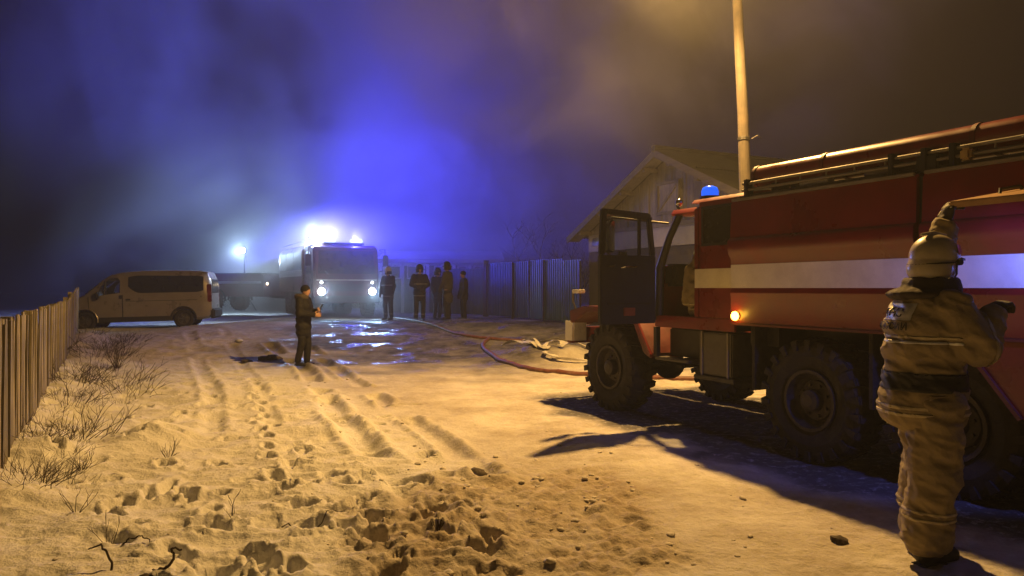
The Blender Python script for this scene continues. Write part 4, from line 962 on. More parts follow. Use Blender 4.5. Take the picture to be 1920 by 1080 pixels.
def foreground_firefighter():
    bx_, by_ = 2.63, 4.7; g = gz(bx_, by_)
    T = empty('person', (bx_, by_, g)); T.scale = (1.04, 1.04, 1.04); tag(T, 'person in tan firefighting suit and cream helmet holding up the hatch flap', 'person')
    rs, ls = Vector((.05, -.20, 1.53)), Vector((.08, .19, 1.52)); re, le = Vector((.17, -.26, 1.30)), Vector((.235, .27, 1.82))
    rw, lw = Vector((.29, -.17, 1.47)), Vector((.285, .275, 2.07))
    rh, lh = Vector((.0, -.10, .92)), Vector((.06, .115, .92)); rk, lk = Vector((-.01, -.11, .52)), Vector((.07, .12, .52)); ra, la = Vector((-.055, -.11, .13)), Vector((.06, .14, .13))
    hc = Vector((.055, .0, 1.80)); face = Vector((.94, .30, .06))
    b = MB(); face_head(b, hc, face)
    b.capsule((.02, 0, 1.55), .07, (.04, 0, 1.72), .06); b.capsule((0, 0, 1.0), .13, (0, 0, 1.45), .15)
    for s_, e_, w_ in ((rs, re, rw), (ls, le, lw)): b.capsule(s_, .06, e_, .05); b.capsule(e_, .05, w_, .036)
    for h_, k_, a_ in ((rh, rk, ra), (lh, lk, la)): b.capsule(h_, .09, k_, .065); b.capsule(k_, .06, a_, .045); b.capsule(a_-Vector((0, 0, .05)), .04, a_+Vector((.14, .03, -.07)), .035)
    link('body', skin_surface(b, SKIN, 'body', .011, 4), T)
    # coat
    c = MB()
    sp = [(-.02, 0, .93, .265, .235), (-.015, 0, 1.0, .262, .235), (-.01, 0, 1.08, .240, .22), (-.01, 0, 1.16, .235, .225), (-.005, 0, 1.28, .255, .25), (0, 0, 1.42, .245, .265), (.005, 0, 1.49, .205, .25), (.02, 0, 1.54, .13, .15)]
    for (x, y, z, rx, ry) in sp: c.ball((x, y, z), (rx*.93, ry*.95, .17), 20, 12)
    c.capsule(rs, .115, re, .098); c.capsule(re, .10, rw, .075); c.capsule(rs+Vector((-.02, .05, -.05)), .13, re+Vector((-.04, .02, .02)), .10)
    c.capsule(ls, .12, le, .105); c.capsule(le, .105, lw-Vector((.01, 0, .04)), .078)
    cm = skin_surface(c, COATM, 'coat', .010, 8, .017, (4.5, 4.5, 9), 3)
    coat = link('coat', cm, T)
    torso = lambda p: (p.x+.0)**2+(p.y)**2 < .30**2 and not (p.x > .17 and p.y < -.1)
    band_from(cm, 1.355, 1.367, .004, BAND_S, 'reflective_band', coat, torso); band_from(cm, 1.325, 1.335, .004, BAND, 'reflective_band', coat, torso)
    band_from(cm, .935, .95, .004, BAND_S, 'reflective_band', coat); band_from(cm, .895, .91, .004, BAND_S, 'reflective_band', coat)
    band_from(cm, 1.045, 1.145, .008, BELT, 'belt', coat, torso)
    slv = lambda p: p.x > .12 and p.y < -.08 and p.z > 1.2
    band_from(cm, .20, .222, .004, BAND_S, 'sleeve_band', coat, slv, (1, 0, 0))
    side = lambda p: p.y < -.13 and -.10 < p.x < .13 and p.z < 1.05
    band_from(cm, .965, 1.02, .006, COATM, 'pocket_flap', coat, side)
    # letters and light patch on the back, laid onto the cloth
    bvh = BVHTree.FromPolygons([v.co for v in cm.vertices], [p.vertices for p in cm.polygons])
    back = Vector((-1.0, -.12, 0)).normalized(); sdv = Vector((0, 0, 1)).cross(back).normalized()
    def wrap(u_, z_, off):
        o_ = Vector((0, 0, z_))+back*.8+sdv*u_; h_ = bvh.ray_cast(o_, -back)
        return (h_[0]+h_[1]*off) if h_[0] else Vector((0, 0, z_))+back*.22+sdv*u_
    pm = MB(); nu, nz = 24, 10; pm.add([wrap(-.13+.26*i/nu, 1.455+.10*j/nz, .0035) for j in range(nz+1) for i in range(nu+1)], [(j*(nu+1)+i, j*(nu+1)+i+1, (j+1)*(nu+1)+i+1, (j+1)*(nu+1)+i) for j in range(nz) for i in range(nu)])
    pm.build('back_patch', BAND, coat, smooth=True)
    def text_on(txt, size, u0, z0):
        cu = bpy.data.curves.new('lettering', 'FONT'); cu.body = txt; cu.size = size; cu.align_x = 'CENTER'; cu.resolution_u = 3; cu.offset = .0015
        t = bpy.data.objects.new('tmp', cu); COL.objects.link(t); dg = bpy.context.evaluated_depsgraph_get(); me = bpy.data.meshes.new_from_object(t.evaluated_get(dg)); bpy.data.objects.remove(t)
        for v in me.vertices: v.co = wrap(u0+v.co.x, z0+v.co.y, .008)
        me.materials.clear(); me.materials.append(BELT); link('lettering', me, coat)
    text_on('МЧС', .07, 0, 1.475)
    text_on('РОССИИ', .058, 0, 1.40)
    # collar
    cl = MB(); cl.lathe([(.125, 1.60), (.155, 1.585), (.165, 1.64), (.15, 1.70), (.125, 1.715), (.115, 1.70), (.12, 1.64)], 28, (.03, 0, 0), 'z')
    cl.ball((-.03, 0, 1.61), (.19, .21, .045))
    cme = skin_surface(cl, COATD, 'collar', .011, 4, .008, (9, 9, 9), 8); link('collar', cme, T)
    # trousers
    t = MB(); t.ball((0, 0, .90), (.22, .22, .15), 18, 10)
    for h_, k_, a_ in ((rh, rk, ra), (lh, lk, la)):
        t.capsule(h_, .165, k_, .14); t.capsule(k_, .145, (k_+a_)/2+Vector((-.01, 0, 0)), .14); t.capsule((k_+a_)/2, .14, a_+Vector((0, 0, .05)), .135)
    tm = skin_surface(t, COATM, 'trousers', .010, 7, .020, (4, 4, 8), 11); tr = link('trousers', tm, T)
    band_from(tm, .325, .338, .004, BAND_S, 'reflective_band', tr); band_from(tm, .285, .298, .004, BAND_S, 'reflective_band', tr)
    for a_ in (ra, la):
        bt = MB(); bt.capsule(a_+Vector((0, 0, .12)), .085, a_+Vector((0, 0, -.02)), .075); bt.capsule(a_+Vector((-.02, 0, -.07)), .06, a_+Vector((.17, .05, -.085)), .052)
        bo = link('boot', skin_surface(bt, BOOT, 'boot', .011, 4), T)
        MB().obox(a_+Vector((.07, .02, -.135)), (.30, .11, .025), (0, 0, R(16))).build('sole', RUBBER, bo, bevel=.008)
    # gloves: right rests half closed, left wraps over the flap edge
    h1 = hand(rw, (.55, .1, .8), (.8, .35, -.5), 1.0, 1.1, .0145); link('glove', skin_surface(h1, GLOVE, 'glove', .0065, 2), T)
    c1 = MB().tube([rw-Vector((.05, .03, .07)), rw+Vector((.0, 0, .01))], [.085, .07], 14); c1.build('cuff', GLOVE, T, smooth=True)
    h2 = hand(lw, (.15, -.02, .98), (.95, .2, -.1), .95, 1.1, .0145); link('glove', skin_surface(h2, GLOVE, 'glove', .0065, 2), T)
    # helmet
    s_ = Vector((0, 0, 1)).cross(face).normalized(); up = face.cross(s_); M = Matrix((face.normalized(), s_, up)).transposed()
    hm = MB(); hm.ball(hc+up*.045, (.150, .132, .135), 28, 16, M)
    hm.ball(hc-face*.045-up*.03, (.125, .13, .11), 24, 14, M)
    me = skin_surface(hm, HELM, 'helmet', .009, 8)
    bm = bmesh.new(); bm.from_mesh(me); bmesh.ops.bisect_plane(bm, geom=bm.verts[:]+bm.edges[:]+bm.faces[:], plane_co=hc-up*.075+face*.03, plane_no=(-up+face*.55).normalized(), clear_outer=True); bm.to_mesh(me); bm.free()
    he = link('helmet', me, T); so = he.modifiers.new('thick', 'SOLIDIFY'); so.thickness = .008
    br = MB(); br.prism([(0, 0)], 'z', 0, 0) if False else None
    pts = []
    for k in range(13):
        t_ = R(-70+140*k/12); pts.append(hc+up*.012+face*(.145*math.cos(t_)+.055*math.cos(t_)**2)+s_*.138*math.sin(t_))
    bm_ = MB(); v1 = [p+up*.006 for p in pts]+[p-up*.006-face*.0 for p in pts]+[hc+up*.02+(p-hc)*.72+up*.01 for p in pts]
    k = len(pts); bm_.add(v1, [(i, i+1, k+i+1, k+i) for i in range(k-1)]+[(2*k+i, 2*k+i+1, i+1, i) for i in range(k-1)]+[(k+i, k+i+1, 2*k+i+1, 2*k+i) for i in range(k-1)])
    bm_.build('brim', BELT, he, smooth=True)
    for sg in (-1, 1): MB().cyl(hc+s_*sg*.126+up*.0+face*.045, hc+s_*sg*.146+up*.0+face*.045, .02, .018, 12).build('visor_bolt', BELT, he)
    vz = [hc+up*.05+face*(.158*math.cos(R(a)))+s_*.14*math.sin(R(a)) for a in np.linspace(-75, 75, 11)]
    mbv = MB(); mbv.add([p for p in vz]+[p+up*.055-face*.012 for p in vz], [(i, i+1, 12+i-0, 11+i) for i in range(10)]); mbv.build('visor', DARKGLASS, he, smooth=True)
    MB().tube([hc+s_*-.128+up*.01+face*.03, hc+s_*-.118-up*.07+face*.035, hc+s_*-.06-up*.125+face*.06], .006, 6).build('chin_strap', BELT, he)
    MB().tube([hc+up*.0+(face*math.cos(a_)*.158+s_*math.sin(a_)*.139)-face*.002 for a_ in np.linspace(R(75), R(285), 24)], .005, 6).build('rim_seam', BELT, he)
    MB().tube([hc+up*.18-face*.10, hc+up*.188, hc+up*.17+face*.10], [.008, .012, .008], 8).build('crest', HELM, he, smooth=True)
foreground_firefighter()

BAND_F = mat('worn_reflective_tape', (.16, .16, .17), .5, metal=.2, var=.3, scale=20)
def figure(name, label, cat, loc, rz, h, jacket, trous, headgear, pose, voxel=.022, bands=False, group=None):
    """standing person facing local +x; pose gives elbow and wrist points of the right (-y) and left (+y) arms"""
    T = empty(name, (loc[0], loc[1], gz(loc[0], loc[1])), rz); tag(T, label, cat, group); k = h/1.78; T.scale = (k, k, k)
    rs, ls = Vector((0, -.19, 1.43)), Vector((0, .19, 1.43)); re, rw, le, lw = [Vector(p) for p in pose['arms']]
    (ra, rk), (la, lk) = [(Vector(a), Vector(b)) for a, b in pose.get('legs', (((.0, -.11, .08), (.03, -.11, .50)), ((-.02, .12, .08), (.02, .12, .50))))]
    hc = Vector((.03+pose.get('lean', 0), 0, 1.645)); face = Vector(pose.get('face', (1, 0, -.05)))
    b = MB(); face_head(b, hc, face); b.capsule((0, 0, 1.4), .065, (.015, 0, 1.57), .055); b.capsule((0, 0, .95), .12, (0, 0, 1.32), .14)
    for s_, e_, w_ in ((rs, re, rw), (ls, le, lw)): b.capsule(s_, .055, e_, .045); b.capsule(e_, .045, w_, .032)
    for a_, k_, y in ((ra, rk, -.1), (la, lk, .1)): b.capsule((0, y, .9), .085, k_, .06); b.capsule(k_, .058, a_, .042)
    link('body', skin_surface(b, SKIN, 'body', .018, 3), T)
    c = MB()
    hem = pose.get('hem', .78)
    for z, rx, ry in ((hem, .155, .20), (hem+.12, .165, .21), (1.02, .16, .20), (1.16, .165, .215), (1.30, .16, .225), (1.36, .135, .20), (1.40, .085, .11)): c.ball((-.005+pose.get('lean', 0)*.5*(z-.8), 0, z), (rx, ry, .15), 16, 10)
    c.capsule(rs, .085, re, .075); c.capsule(re, .075, rw, .055); c.capsule(ls, .085, le, .075); c.capsule(le, .075, lw, .055)
    cm = skin_surface(c, jacket, 'jacket', voxel, 5, .010, (7, 7, 12), rz*3); co = link('jacket', cm, T)
    t = MB(); t.ball((0, 0, .88), (.14, .17, .12))
    for a_, k_, y in ((ra, rk, -.1), (la, lk, .1)): t.capsule((0, y, .86), .105, k_, .085); t.capsule(k_, .085, a_+Vector((0, 0, .05)), .075)
    tm = skin_surface(t, trous, 'trousers', voxel, 5, .008, (7, 7, 12), 4); tr = link('trousers', tm, T)
    if bands:
        tor = lambda p: p.x**2+p.y**2 < .27**2
        band_from(cm, 1.17, 1.205, .004, BAND_F, 'reflective_band', co, tor); band_from(cm, .80, .825, .004, BAND_F, 'reflective_band', co, tor); band_from(tm, .2, .23, .004, BAND_F, 'reflective_band', tr)
    for a_ in (ra, la):
        bt = MB(); bt.capsule(a_+Vector((0, 0, .06)), .06, a_, .055); bt.capsule(a_+Vector((-.02, 0, -.035)), .045, a_+Vector((.16, 0, -.045)), .038); bt.build('boot', BOOT, T, smooth=True)
    for w_, e_, nn in ((rw, re, pose.get('palm_r', (0, 1, 0))), (lw, le, pose.get('palm_l', (0, -1, 0)))):
        hand(w_, (w_-e_), nn, .5, 1.0, .012).build('glove' if pose.get('gloves', True) else 'bare_hand', GLOVE if pose.get('gloves', True) else SKIN, T, smooth=True)
    if headgear == 'helmet' or headgear == 'dark_helmet':
        hm = MB(); hm.lathe([(.001, .14), (.055, .13), (.10, .09), (.12, .03), (.122, -.01), (.16, -.03), (.16, -.036), (.115, -.02), (.09, .06)], 22, hc+Vector((-.01, 0, .045)), 'z', False)
        hm.build('helmet', HELM if headgear == 'helmet' else PLASTIC, T, smooth=True)
        nk = MB().lathe([(.105, -.03), (.11, -.13), (.12, -.135), (.115, -.03)], 18, hc+Vector((-.03, 0, .045)), 'z'); nk.build('neck_cape', COATD, T, smooth=True)
    elif headgear == 'hood':
        q = MB().lathe([(.05, -.02), (.11, -.05), (.15, -.02), (.155, .05), (.11, .075), (.07, .05)], 20, (-.05, 0, 1.50), 'z'); q.build('fur_hood', FUR, T, smooth=True)
        hh = MB(); hh.ball(hc+Vector((-.012, 0, .03)), (.108, .09, .105)); hh.build('knit_cap', BLACKCL, T, smooth=True)
    elif headgear == 'cap':
        hh = MB(); hh.ball(hc+Vector((-.012, 0, .035)), (.112, .094, .10)); hh.build('knit_cap', BLACKCL, T, smooth=True)
    return T
# the man with the phone
pm_ = figure('person', 'person in black hooded jacket standing in the road looking at a phone', 'person', (-4.62, 16.4), R(-12), 1.80, BLACKCL, BLACKCL, 'hood',
    dict(arms=[(.05, -.27, 1.16), (.30, -.12, 1.13), (.05, .26, 1.15), (.30, .06, 1.22)], face=(1, -.02, -.28), lean=.02, hem=.74, gloves=False, legs=(((-.09, -.09, .08), (.0, -.09, .5)), ((.03, .10, .08), (.05, .10, .5)))))
ph = empty('phone', (-4.62+.40, 16.4-.09, gz(-4.62, 16.4)+1.30), R(-12)); tag(ph, 'dark smartphone held up by the person in the road', 'phone')
MB().obox((0, 0, 0), (.012, .08, .17), (0, R(35), 0)).build('case', PLASTIC, ph, bevel=.004)
MB().obox((-.0075, 0, .0045), (.002, .07, .15), (0, R(35), 0)).build('screen', emit('phone_screen', (.8, .9, 1), 1.2), ph)
# firefighters by the shed and fence
GRP = 'firefighters standing by the far fence'
down = [(.02, -.27, 1.15), (.10, -.26, .90), (.02, .27, 1.15), (.10, .26, .90)]
figure('person', 'person in dark suit and pale helmet standing beside the far headlight', 'person', (-4.25, 25.4), R(-120), 1.80, NAVYCL, NAVYCL, 'helmet', dict(arms=down), .03, True, GRP)
figure('person', 'person in dark suit with bright chest band, left of the group by the fence', 'person', (-3.08, 24.6), R(-70), 1.84, NAVYCL, NAVYCL, 'dark_helmet', dict(arms=[(.06, -.28, 1.17), (.24, -.12, 1.05), (.05, .28, 1.16), (.24, .10, 1.06)]), .03, True, GRP)
figure('person', 'person in dark suit half hidden in the middle of the far group', 'person', (-2.62, 25.9), R(-40), 1.78, NAVYCL, NAVYCL, 'dark_helmet', dict(arms=down), .03, False, GRP)
figure('person', 'broad person in heavy coat, tallest of the group by the fence', 'person', (-2.12, 24.3), R(160), 1.87, mat('brown_grey_suit', (.06, .055, .05), .85, var=.3, bump=.4), NAVYCL, 'dark_helmet', dict(arms=[(.02, -.30, 1.15), (.12, -.28, .92), (.02, .30, 1.15), (.16, .22, .95)], hem=.62), .03, False, GRP)
figure('person', 'slim person in black standing closest to the teal metal fence', 'person', (-1.66, 25.4), R(200), 1.68, BLACKCL, BLACKCL, 'cap', dict(arms=down), .03, False, GRP)

# tan coat hung on the cab pillar of the near engine
def hung_coat():
    T = empty('protective_coat', (2.37-.454*-1.62-.891*.98, 10.78+.891*-1.62-.454*.98, 1.42), R(117)); tag(T, 'tan protective coat hanging inside the open cab doorway', 'coat')
    c = MB()
    for z, rx, ry in ((.0, .13, .10), (.15, .13, .11), (.3, .12, .11), (.45, .11, .10), (.58, .07, .08)): c.ball((0, 0, z), (rx, ry, .11), 14, 8)
    c.capsule((.05, .08, .5), .06, (.10, .10, .12), .05)
    me = skin_surface(c, COATM, 'cloth', .02, 4, .012, (8, 8, 12), 6); o = link('cloth', me, T)
    band_from(me, .02, .05, .004, BAND_S, 'reflective_band', o); band_from(me, .08, .10, .004, BAND_S, 'reflective_band', o)
    MB().tube([(0, 0, .60), (0, 0, .70), (-.03, 0, .73)], .008, 6).build('hanger_loop', BELT, T)
hung_coat()

# ------------------------------------------------------------------ hoses and the heap
def ground_tube(name, pts, r, m, label, cat, lift=.6, n=10, flat=None, wob=0):
    P = []
    for (a, b) in zip(pts[:-1], pts[1:]):
        L_ = math.dist(a, b); k = max(2, int(L_/.12))
        P += [(a[0]+(b[0]-a[0])*i/k, a[1]+(b[1]-a[1])*i/k) for i in range(k)]
    P.append(pts[-1]); P = np.array(P)
    for _ in range(12): P[1:-1] = (P[:-2]+2*P[1:-1]+P[2:])/4
    rnd = random.Random(len(P)); Q = []
    for x, y in P: Q.append((x, y, gz(x, y)+r*lift+rnd.uniform(0, wob)))
    mb = MB().tube(Q, r, n); o = mb.build(name, m, smooth=True); tag(o, label, cat); return o
ground_tube('fire_hose', [(-4.3, 26.5), (-3.2, 24.2), (-2.08, 22.0), (-1.5, 20.9), (-.85, 20.3), (-.1, 19.9), (.5, 19.7)], .045, HOSE, 'reddish fire hose running from the far engine to the heap', 'hose')
ground_tube('fire_hose', [(-.62, 20.2), (-.78, 19.5), (-.70, 18.5), (-.28, 16.5), (.43, 15.0), (1.3, 14.3), (3.0, 13.6), (4.2, 13.6)], .05, HOSE, 'dark brown fire hose curving round the heap to the engine wheel', 'hose')
def flat_hose(pts, w, label):
    mb = MB(); P = [Vector(p) for p in pts]; Q = []
    for i in range(len(P)-1):
        for k in range(5): Q.append(P[i].lerp(P[i+1], k/5))
    Q.append(P[-1]); v = []
    for _ in range(3): Q[1:-1] = [(a+b*2+c)/4 for a, b, c in zip(Q[:-2], Q[1:-1], Q[2:])]
    for i, p in enumerate(Q):
        d = (Q[min(i+1, len(Q)-1)]-Q[max(i-1, 0)]).normalized(); s = d.cross(Vector((0, 0, 1))).normalized(); up = s.cross(d)
        s = s*math.cos(.5*math.sin(i*.35))+up*math.sin(.5*math.sin(i*.35)); up = s.cross(d)
        z = Vector((0, 0, gz(p.x, p.y)+.035)); b = Vector((p.x, p.y, p.z))+z
        v += [b-s*w/2, b+up*.022, b+s*w/2, b-up*.022]
    n = len(Q); f = []
    for i in range(n-1): f += [(i*4+k, i*4+(k+1) % 4, (i+1)*4+(k+1) % 4, (i+1)*4+k) for k in range(4)]
    f += [(0, 1, 2, 3), tuple((n-1)*4+k for k in (3, 2, 1, 0))]
    o = mb.add(v, f).build('flat_hose', HOSEW, smooth=True); tag(o, label, 'hose', 'loose flat hoses on the heap')
flat_hose([(-.25, 18.5, .06), (.0, 18.4, .16), (.22, 18.2, .1), (.42, 17.6, .03), (.58, 17.2, .02)], .14, 'pale flat hose end drooping down the left of the heap')
flat_hose([(.3, 18.3, .12), (.55, 17.5, .04), (.72, 17.0, .03), (.85, 16.9, .03)], .13, 'pale flat hose in a V down the front of the heap')
flat_hose([(.72, 17.0, .04), (.9, 17.3, .10), (1.12, 17.5, .12), (1.3, 17.35, .06), (1.1, 17.1, .03)], .15, 'pale flat hose looped over the top of the heap')
flat_hose([(.4, 18.2, .02), (1.1, 18.0, .05), (1.9, 18.0, .04), (2.8, 17.9, .03)], .14, 'pale flat hose stretching right along the back of the heap')
flat_hose([(.85, 16.2, .04), (1.2, 16.0, .05), (1.6, 16.1, .04), (2.2, 16.2, .03)], .16, 'pale flat hose lying low at the front right of the heap')
flat_hose([(.75, 16.6, .02), (.7, 16.35, .08), (.9, 16.15, .10), (1.0, 16.3, .03)], .11, 'short pale hose curl at the foot of the heap')

# ------------------------------------------------------------------ weeds, twigs, clods, stones
def weed_mesh(seed, n=14, h=.45, spread=.18, thick=.004, root=.03, lean=.6):
    r = random.Random(seed); mb = MB()
    for i in range(n):
        a = r.uniform(0, 6.28); q = spread*r.random()**.5; L_ = h*r.uniform(.5, 1); p = Vector((q*math.cos(a)*root, q*math.sin(a)*root, -.04)); pts = [p]
        d = Vector((math.cos(a)*r.uniform(.1, lean), math.sin(a)*r.uniform(.1, lean), 1)).normalized()
        for k in range(4):
            d = (d+Vector((r.uniform(-.25, .25), r.uniform(-.25, .25), r.uniform(-.25, .08)))).normalized(); pts.append(pts[-1]+d*L_/4)
        mb.tube(pts, [thick, thick*.9, thick*.7, thick*.5, thick*.3], 4)
        for k in (2, 3):
            if r.random() < .75:
                e = (d+Vector((r.uniform(-1, 1), r.uniform(-1, 1), .3))).normalized(); mb.tube([pts[k], pts[k]+e*L_*.14, pts[k]+e*L_*.25+Vector((0, 0, .02))], [thick*.6, thick*.5, thick*.3], 4)
    return mb.mesh('stems', TWIG)
WEEDS = [weed_mesh(i, 34, .42, .4, .0035, .9, 1.5) for i in range(5)]
rnd = random.Random(21)
for i in range(48):
    t = rnd.random()**1.4; px_ = -4.25+(-12.6+4.25)*t; py_ = 6.1+(22-6.1)*t; off = abs(rnd.gauss(.1, .38))*(.7+.8*t)+.06
    x = px_+.88*off; y = py_+.47*off
    e = empty('dry_weed', (x, y, gz(x, y)), rnd.uniform(0, 6)); e.scale = [(rnd.uniform(.4, .9) if rnd.random() < .7 else rnd.uniform(1, 1.6))*(.8+.6*t)]*3
    tag(e, ('clump of dry brown weeds in the snow at the near end of the plank fence' if t < .25 else 'dry weeds along the middle of the plank fence' if t < .6 else 'sparse dry weeds where the plank fence meets the van'), 'weed', ('weeds at the near fence end' if t < .25 else 'weeds along the middle of the fence' if t < .6 else 'weeds at the far fence end')); link('stems', WEEDS[i % 5], e)
for i in range(8):
    t = i/8; x = -8-6.2*t-rnd.uniform(.9, 2.5); y = 11.5+11*t
    e = empty('dry_weed', (x, y, gz(x, y)), rnd.uniform(0, 6)); e.scale = [rnd.uniform(1.6, 3.4)]*3
    tag(e, 'tall dark weed sticking up beyond the plank fence', 'weed', 'tall weeds beyond the plank fence'); link('stems', WEEDS[(i+2) % 5], e)
def single_weed(x, y, seed, n, h, sp, label, thick=.0035):
    e = empty('dry_weed', (x, y, gz(x, y))); tag(e, label, 'weed'); link('stems', weed_mesh(seed, n, h, sp, thick), e)
single_weed(-8.35, 15.6, 31, 26, .65, .35, 'bushy dark weed right of the fence below the van', .006)
single_weed(-3.43, 7.37, 32, 9, .26, .22, 'small upright tuft of brown twigs in smooth snow')
single_weed(-2.1, 5.55, 33, 4, .26, .1, 'thin forked stem beside the deep footprints', .003)
single_weed(-4.05, 6.95, 34, 14, .28, .5, 'low row of twigs on the snow mound near the fence')
single_weed(-2.72, 5.0, 35, 4, .34, .12, 'few slender stems at the lower left of the snow', .0028)
single_weed(-.52, 5.16, 36, 22, .12, .22, 'dark crushed weed clump at the edge of the trampled snow', .005)
single_weed(-3.3, 5.6, 38, 5, .3, .25, 'leaning stems left of the large oval footprint', .003)
def twig(name, pts, r, label):
    x, y = pts[0][:2]; e = tag(MB().tube([(a, b, gz(a, b)+c) for a, b, c in pts], [r*(1-.5*i/len(pts)) for i in range(len(pts))], 6).build(name, TWIG, smooth=True), label, 'twig')
def bent(pts, seed):
    r_ = random.Random(seed); P = [Vector(p) for p in pts]
    for _ in range(3):
        Q = [P[0]]
        for a, b in zip(P[:-1], P[1:]): Q += [(a+b)/2+Vector((r_.gauss(0, .07), r_.gauss(0, .07), r_.gauss(0, .07)))*(b-a).length, b]
        P = Q
    return [tuple(p) for p in P]
twig('bent_twig', bent([(-2.40, 4.42, -.02), (-2.44, 4.46, .10), (-2.50, 4.50, .15), (-2.58, 4.5, .12)], 1), .008, 'hooked reddish twig rising from the snow, lower left')
twig('bent_twig', bent([(-2.57, 4.85, -.01), (-2.52, 4.87, .04), (-2.44, 4.88, .05), (-2.37, 4.84, .02), (-2.33, 4.8, -.01)], 2), .006, 'arched brown twig lying on the lower left snow')
twig('bent_twig', bent([(-2.17, 4.46, .0), (-2.09, 4.45, .02), (-2.04, 4.46, .07), (-2.06, 4.47, .13), (-2.0, 4.48, .15)], 3), .011, 'dark gnarled twig beside a dark clod at the bottom edge')
twig('bent_twig', bent([(-1.62, 5.2, .02), (-1.3, 5.5, .03)], 4), .005, 'straight pale stick across a deep footprint')
def lump(r, seed, q=(1, 1, .7), n=10):
    rr = random.Random(seed); mb = MB(); mb.ball((0, 0, 0), (r*q[0], r*q[1], r*q[2]), n, max(5, n//2+1))
    mb.v = [tuple(Vector(p)*(1+.38*noise.noise(Vector(p)/r*1.3+Vector((seed, 0, 0)))+.3*noise.noise(Vector(p)/r*3.1+Vector((0, seed, 0))))) for p in mb.v]; return mb
def clod(x, y, r, m, label, name, cat, q=(1, 1, .7), seed=1):
    o = lump(r, seed, q, 14).build(name, m, smooth=True, loc=(x, y, gz(x, y)+r*q[2]*.4)); tag(o, label, cat)
MUD = mat('dark_frozen_mud', (.05, .035, .022), .85, var=.5, scale=16, bump=.6, dirt=(.4, .37, .32), dirt_amt=.4)
clod(-.34, 6.86, .07, MUD, 'dark mud clod standing out at the top of the trampled patch', 'mud_clod', 'clod', (1.5, 1, .7), 2)
clod(2.2, 4.97, .05, MUD, 'lone small stone on the smooth lit snow near the firefighter', 'stone', 'stone', (1.3, 1, .7), 3)
clod(-2.16, 4.36, .03, MUD, 'dark clod at the foot of the gnarled twig', 'mud_clod', 'clod', (1.4, 1, .8), 4)
clod(-5.65, 17.3, .17, MUD, 'larger of two dark lumps left of the person with the phone', 'mud_clod', 'clod', (1.5, 1, .5), 5)
clod(-6.1, 17.0, .10, MUD, 'smaller of two dark lumps left of the person with the phone', 'mud_clod', 'clod', (1.4, 1, .5), 6)
o = lump(.15, 9, (1.6, .5, .35), 12).build('ice_piece', WHITEP, smooth=True, loc=(-7.3, 19.8, gz(-7.3, 19.8)+.04), rot=(0, 0, R(-50))); tag(o, 'bright white chunk of ice lying behind the wheel track', 'ice')
def scatter():
    rr = random.Random(4); lumps = [lump(1, s, (1.2, .9, .5), 7) for s in range(6)]; mb = MB()
    for i in range(200):
        u = rr.random()
        if u < .62: x = rr.gauss(.1, .85); y = rr.gauss(5.7, 1.15)
        elif u < .85: t = rr.random(); x = -.6-3.4*t+rr.gauss(0, .3); y = 6.2+9*t
        else: x = rr.uniform(-5, 2.0); y = rr.uniform(4.2, 14)
        if y < 3.6: continue
        r = .008+.026*rr.random()**3 if u < .85 else .006+.012*rr.random()
        L_ = lumps[i % 6]; a = rr.uniform(0, 6.28); ca, sa = math.cos(a), math.sin(a); z = gz0(x, y)+r*.25
        mb.add([(x+r*(p[0]*ca-p[1]*sa), y+r*(p[0]*sa+p[1]*ca), z+r*p[2]) for p in L_.v], L_.f)
    tag(mb.build('snow_clods', SNOWCLOD, smooth=True), 'loose crumbs of snow and frozen dirt scattered over the road', None, None, 'stuff')
gz0 = gz
scatter()

# ------------------------------------------------------------------ bare trees
def tree(loc, h, seed, label):
    r = random.Random(seed); T = empty('bare_tree', (loc[0], loc[1], gz(*loc))); tag(T, label, 'tree', 'bare trees behind the metal fence')
    trunk = MB(); crown = MB()
    def grow(p, d, L_, rad, lev, mb):
        pts = [p]; n = 4
        for k in range(n):
            d = (d+Vector((r.gauss(0, .13), r.gauss(0, .13), r.gauss(.05, .08)))).normalized(); pts.append(pts[-1]+d*L_/n)
        mb.tube(pts, [rad*(1-.5*k/n) for k in range(n+1)], 6 if lev < 2 else 3)
        if lev >= 5: return
        for k in range(3 if lev < 4 else 2):
            q = pts[r.randint(2, n)]; a = r.uniform(0, 6.28); nd = (d*.75+Vector((math.cos(a), math.sin(a), .25))*r.uniform(.5, .9)).normalized(); grow(q, nd, L_*r.uniform(.58, .78), rad*.52, lev+1, crown)
    grow(Vector((0, 0, -.2)), Vector((.05, 0, 1)), h*.36, h*.022, 0, trunk)
    trunk.build('trunk', BARK, T, smooth=True); crown.build('crown', BARK, T)
tree((.3, 33), 5.6, 3, 'bare tree left of the house, faint against the blue smoke')
tree((2.6, 32), 4.6, 8, 'smaller bare tree right behind the teal fence near the house')

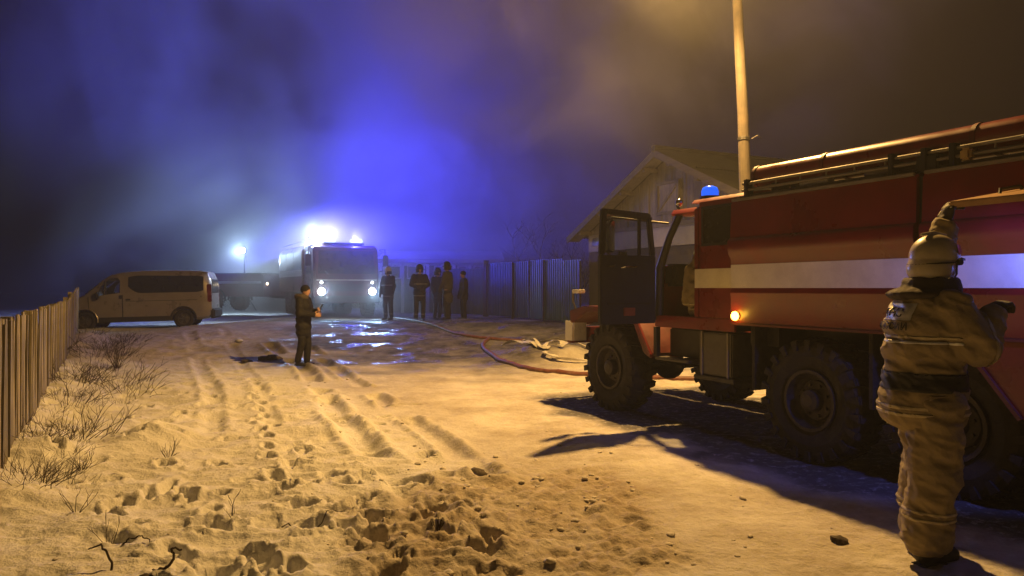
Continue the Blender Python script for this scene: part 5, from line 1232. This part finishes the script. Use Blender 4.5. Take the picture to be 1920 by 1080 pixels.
# ------------------------------------------------------------------ air
def volume_mat(name, col, dens, aniso, noise_spec=None):
    m = bpy.data.materials.new(name); m.use_nodes = True; nt = m.node_tree; N = nt.nodes; L = nt.links
    N.remove(N['Principled BSDF']); pv = N.new('ShaderNodeVolumePrincipled')
    pv.inputs['Color'].default_value = (*col, 1); pv.inputs['Density'].default_value = dens; pv.inputs['Anisotropy'].default_value = aniso
    L.new(pv.outputs[0], N['Material Output'].inputs['Volume'])
    return m, N, L, pv
m, N, L, pv = volume_mat('pale_haze', (.92, .93, .95), .0028, .3)
hz = MB().bx(-275, 275, -275, 275, -1.6, 40).build('haze', m); tag(hz, 'thin pale night haze filling the whole street', None, None, 'stuff')
def smoke(name, lo, hi, scale, thr, gain, label, seed, col=(.92, .92, .93), stretch=(1, 1, 1)):
    m, N, L, pv = volume_mat(name+'_volume', col, 0, 0)
    tc = N.new('ShaderNodeTexCoord'); mp = N.new('ShaderNodeMapping'); mp.inputs['Location'].default_value = (seed*13.1, seed*7.7, seed*3.3)
    mp.inputs['Scale'].default_value = stretch; mp.inputs['Rotation'].default_value = (0, R(-25), 0)
    L.new(tc.outputs['Object'], mp.inputs[0])
    n = N.new('ShaderNodeTexNoise'); n.inputs['Scale'].default_value = scale; n.inputs['Detail'].default_value = 5; n.inputs['Roughness'].default_value = .58; n.inputs['Distortion'].default_value = .9
    L.new(mp.outputs[0], n.inputs['Vector'])
    mr = N.new('ShaderNodeMapRange'); mr.interpolation_type = 'SMOOTHSTEP'; mr.inputs[1].default_value = thr; mr.inputs[2].default_value = thr+.2; mr.inputs[3].default_value = 0; mr.inputs[4].default_value = gain
    L.new(n.outputs[0], mr.inputs[0])
    # fade to nothing at the rim of the cloud (ellipsoid)
    ln = N.new('ShaderNodeVectorMath'); ln.operation = 'LENGTH'
    hx, hy, hz_ = [(b-a)/2 for a, b in zip(lo, hi)]
    sc = N.new('ShaderNodeVectorMath'); sc.operation = 'DIVIDE'; sc.inputs[1].default_value = (hx, hy, hz_)
    L.new(tc.outputs['Object'], sc.inputs[0]); L.new(sc.outputs[0], ln.inputs[0])
    fa = N.new('ShaderNodeMapRange'); fa.interpolation_type = 'SMOOTHSTEP'; fa.inputs[1].default_value = 1.0; fa.inputs[2].default_value = .45; fa.inputs[3].default_value = 0; fa.inputs[4].default_value = 1
    L.new(ln.outputs['Value'], fa.inputs[0])
    mu = N.new('ShaderNodeMath'); mu.operation = 'MULTIPLY'; L.new(mr.outputs[0], mu.inputs[0]); L.new(fa.outputs[0], mu.inputs[1])
    L.new(mu.outputs[0], pv.inputs['Density'])
    c = [(a+b)/2 for a, b in zip(lo, hi)]
    mb = MB(); mb.ball((0, 0, 0), (hx*1.02, hy*1.02, hz_*1.02), 24, 14)
    o = mb.build(name, m, loc=c); tag(o, label, None, None, 'stuff')
smoke('smoke_bank', (-44, 31, -8), (26, 63, 36), .085, .42, .34, 'great bank of smoke filling the sky behind the far fire engine', 1)
smoke('smoke_plume', (-7, 28, 0), (8, 40, 12), .20, .45, .16, 'blue lit billow of smoke rising right of the far beacons', 5)
smoke('smoke_plume', (-25, 25, 2), (-11, 37, 22), .12, .44, .18, 'grey smoke column leaning left above the parked van', 2, stretch=(1.3, 1, .5))
smoke('smoke_plume', (-7, 11, 3.6), (13, 26, 17), .20, .47, .26, 'brownish smoke hanging over the house roof under the street lamp', 3)
smoke('ground_smoke', (-13, 22.5, -2.0), (3.0, 38, 5.4), .16, .32, .14, 'low bright mist around the far fire engine and shed', 4)
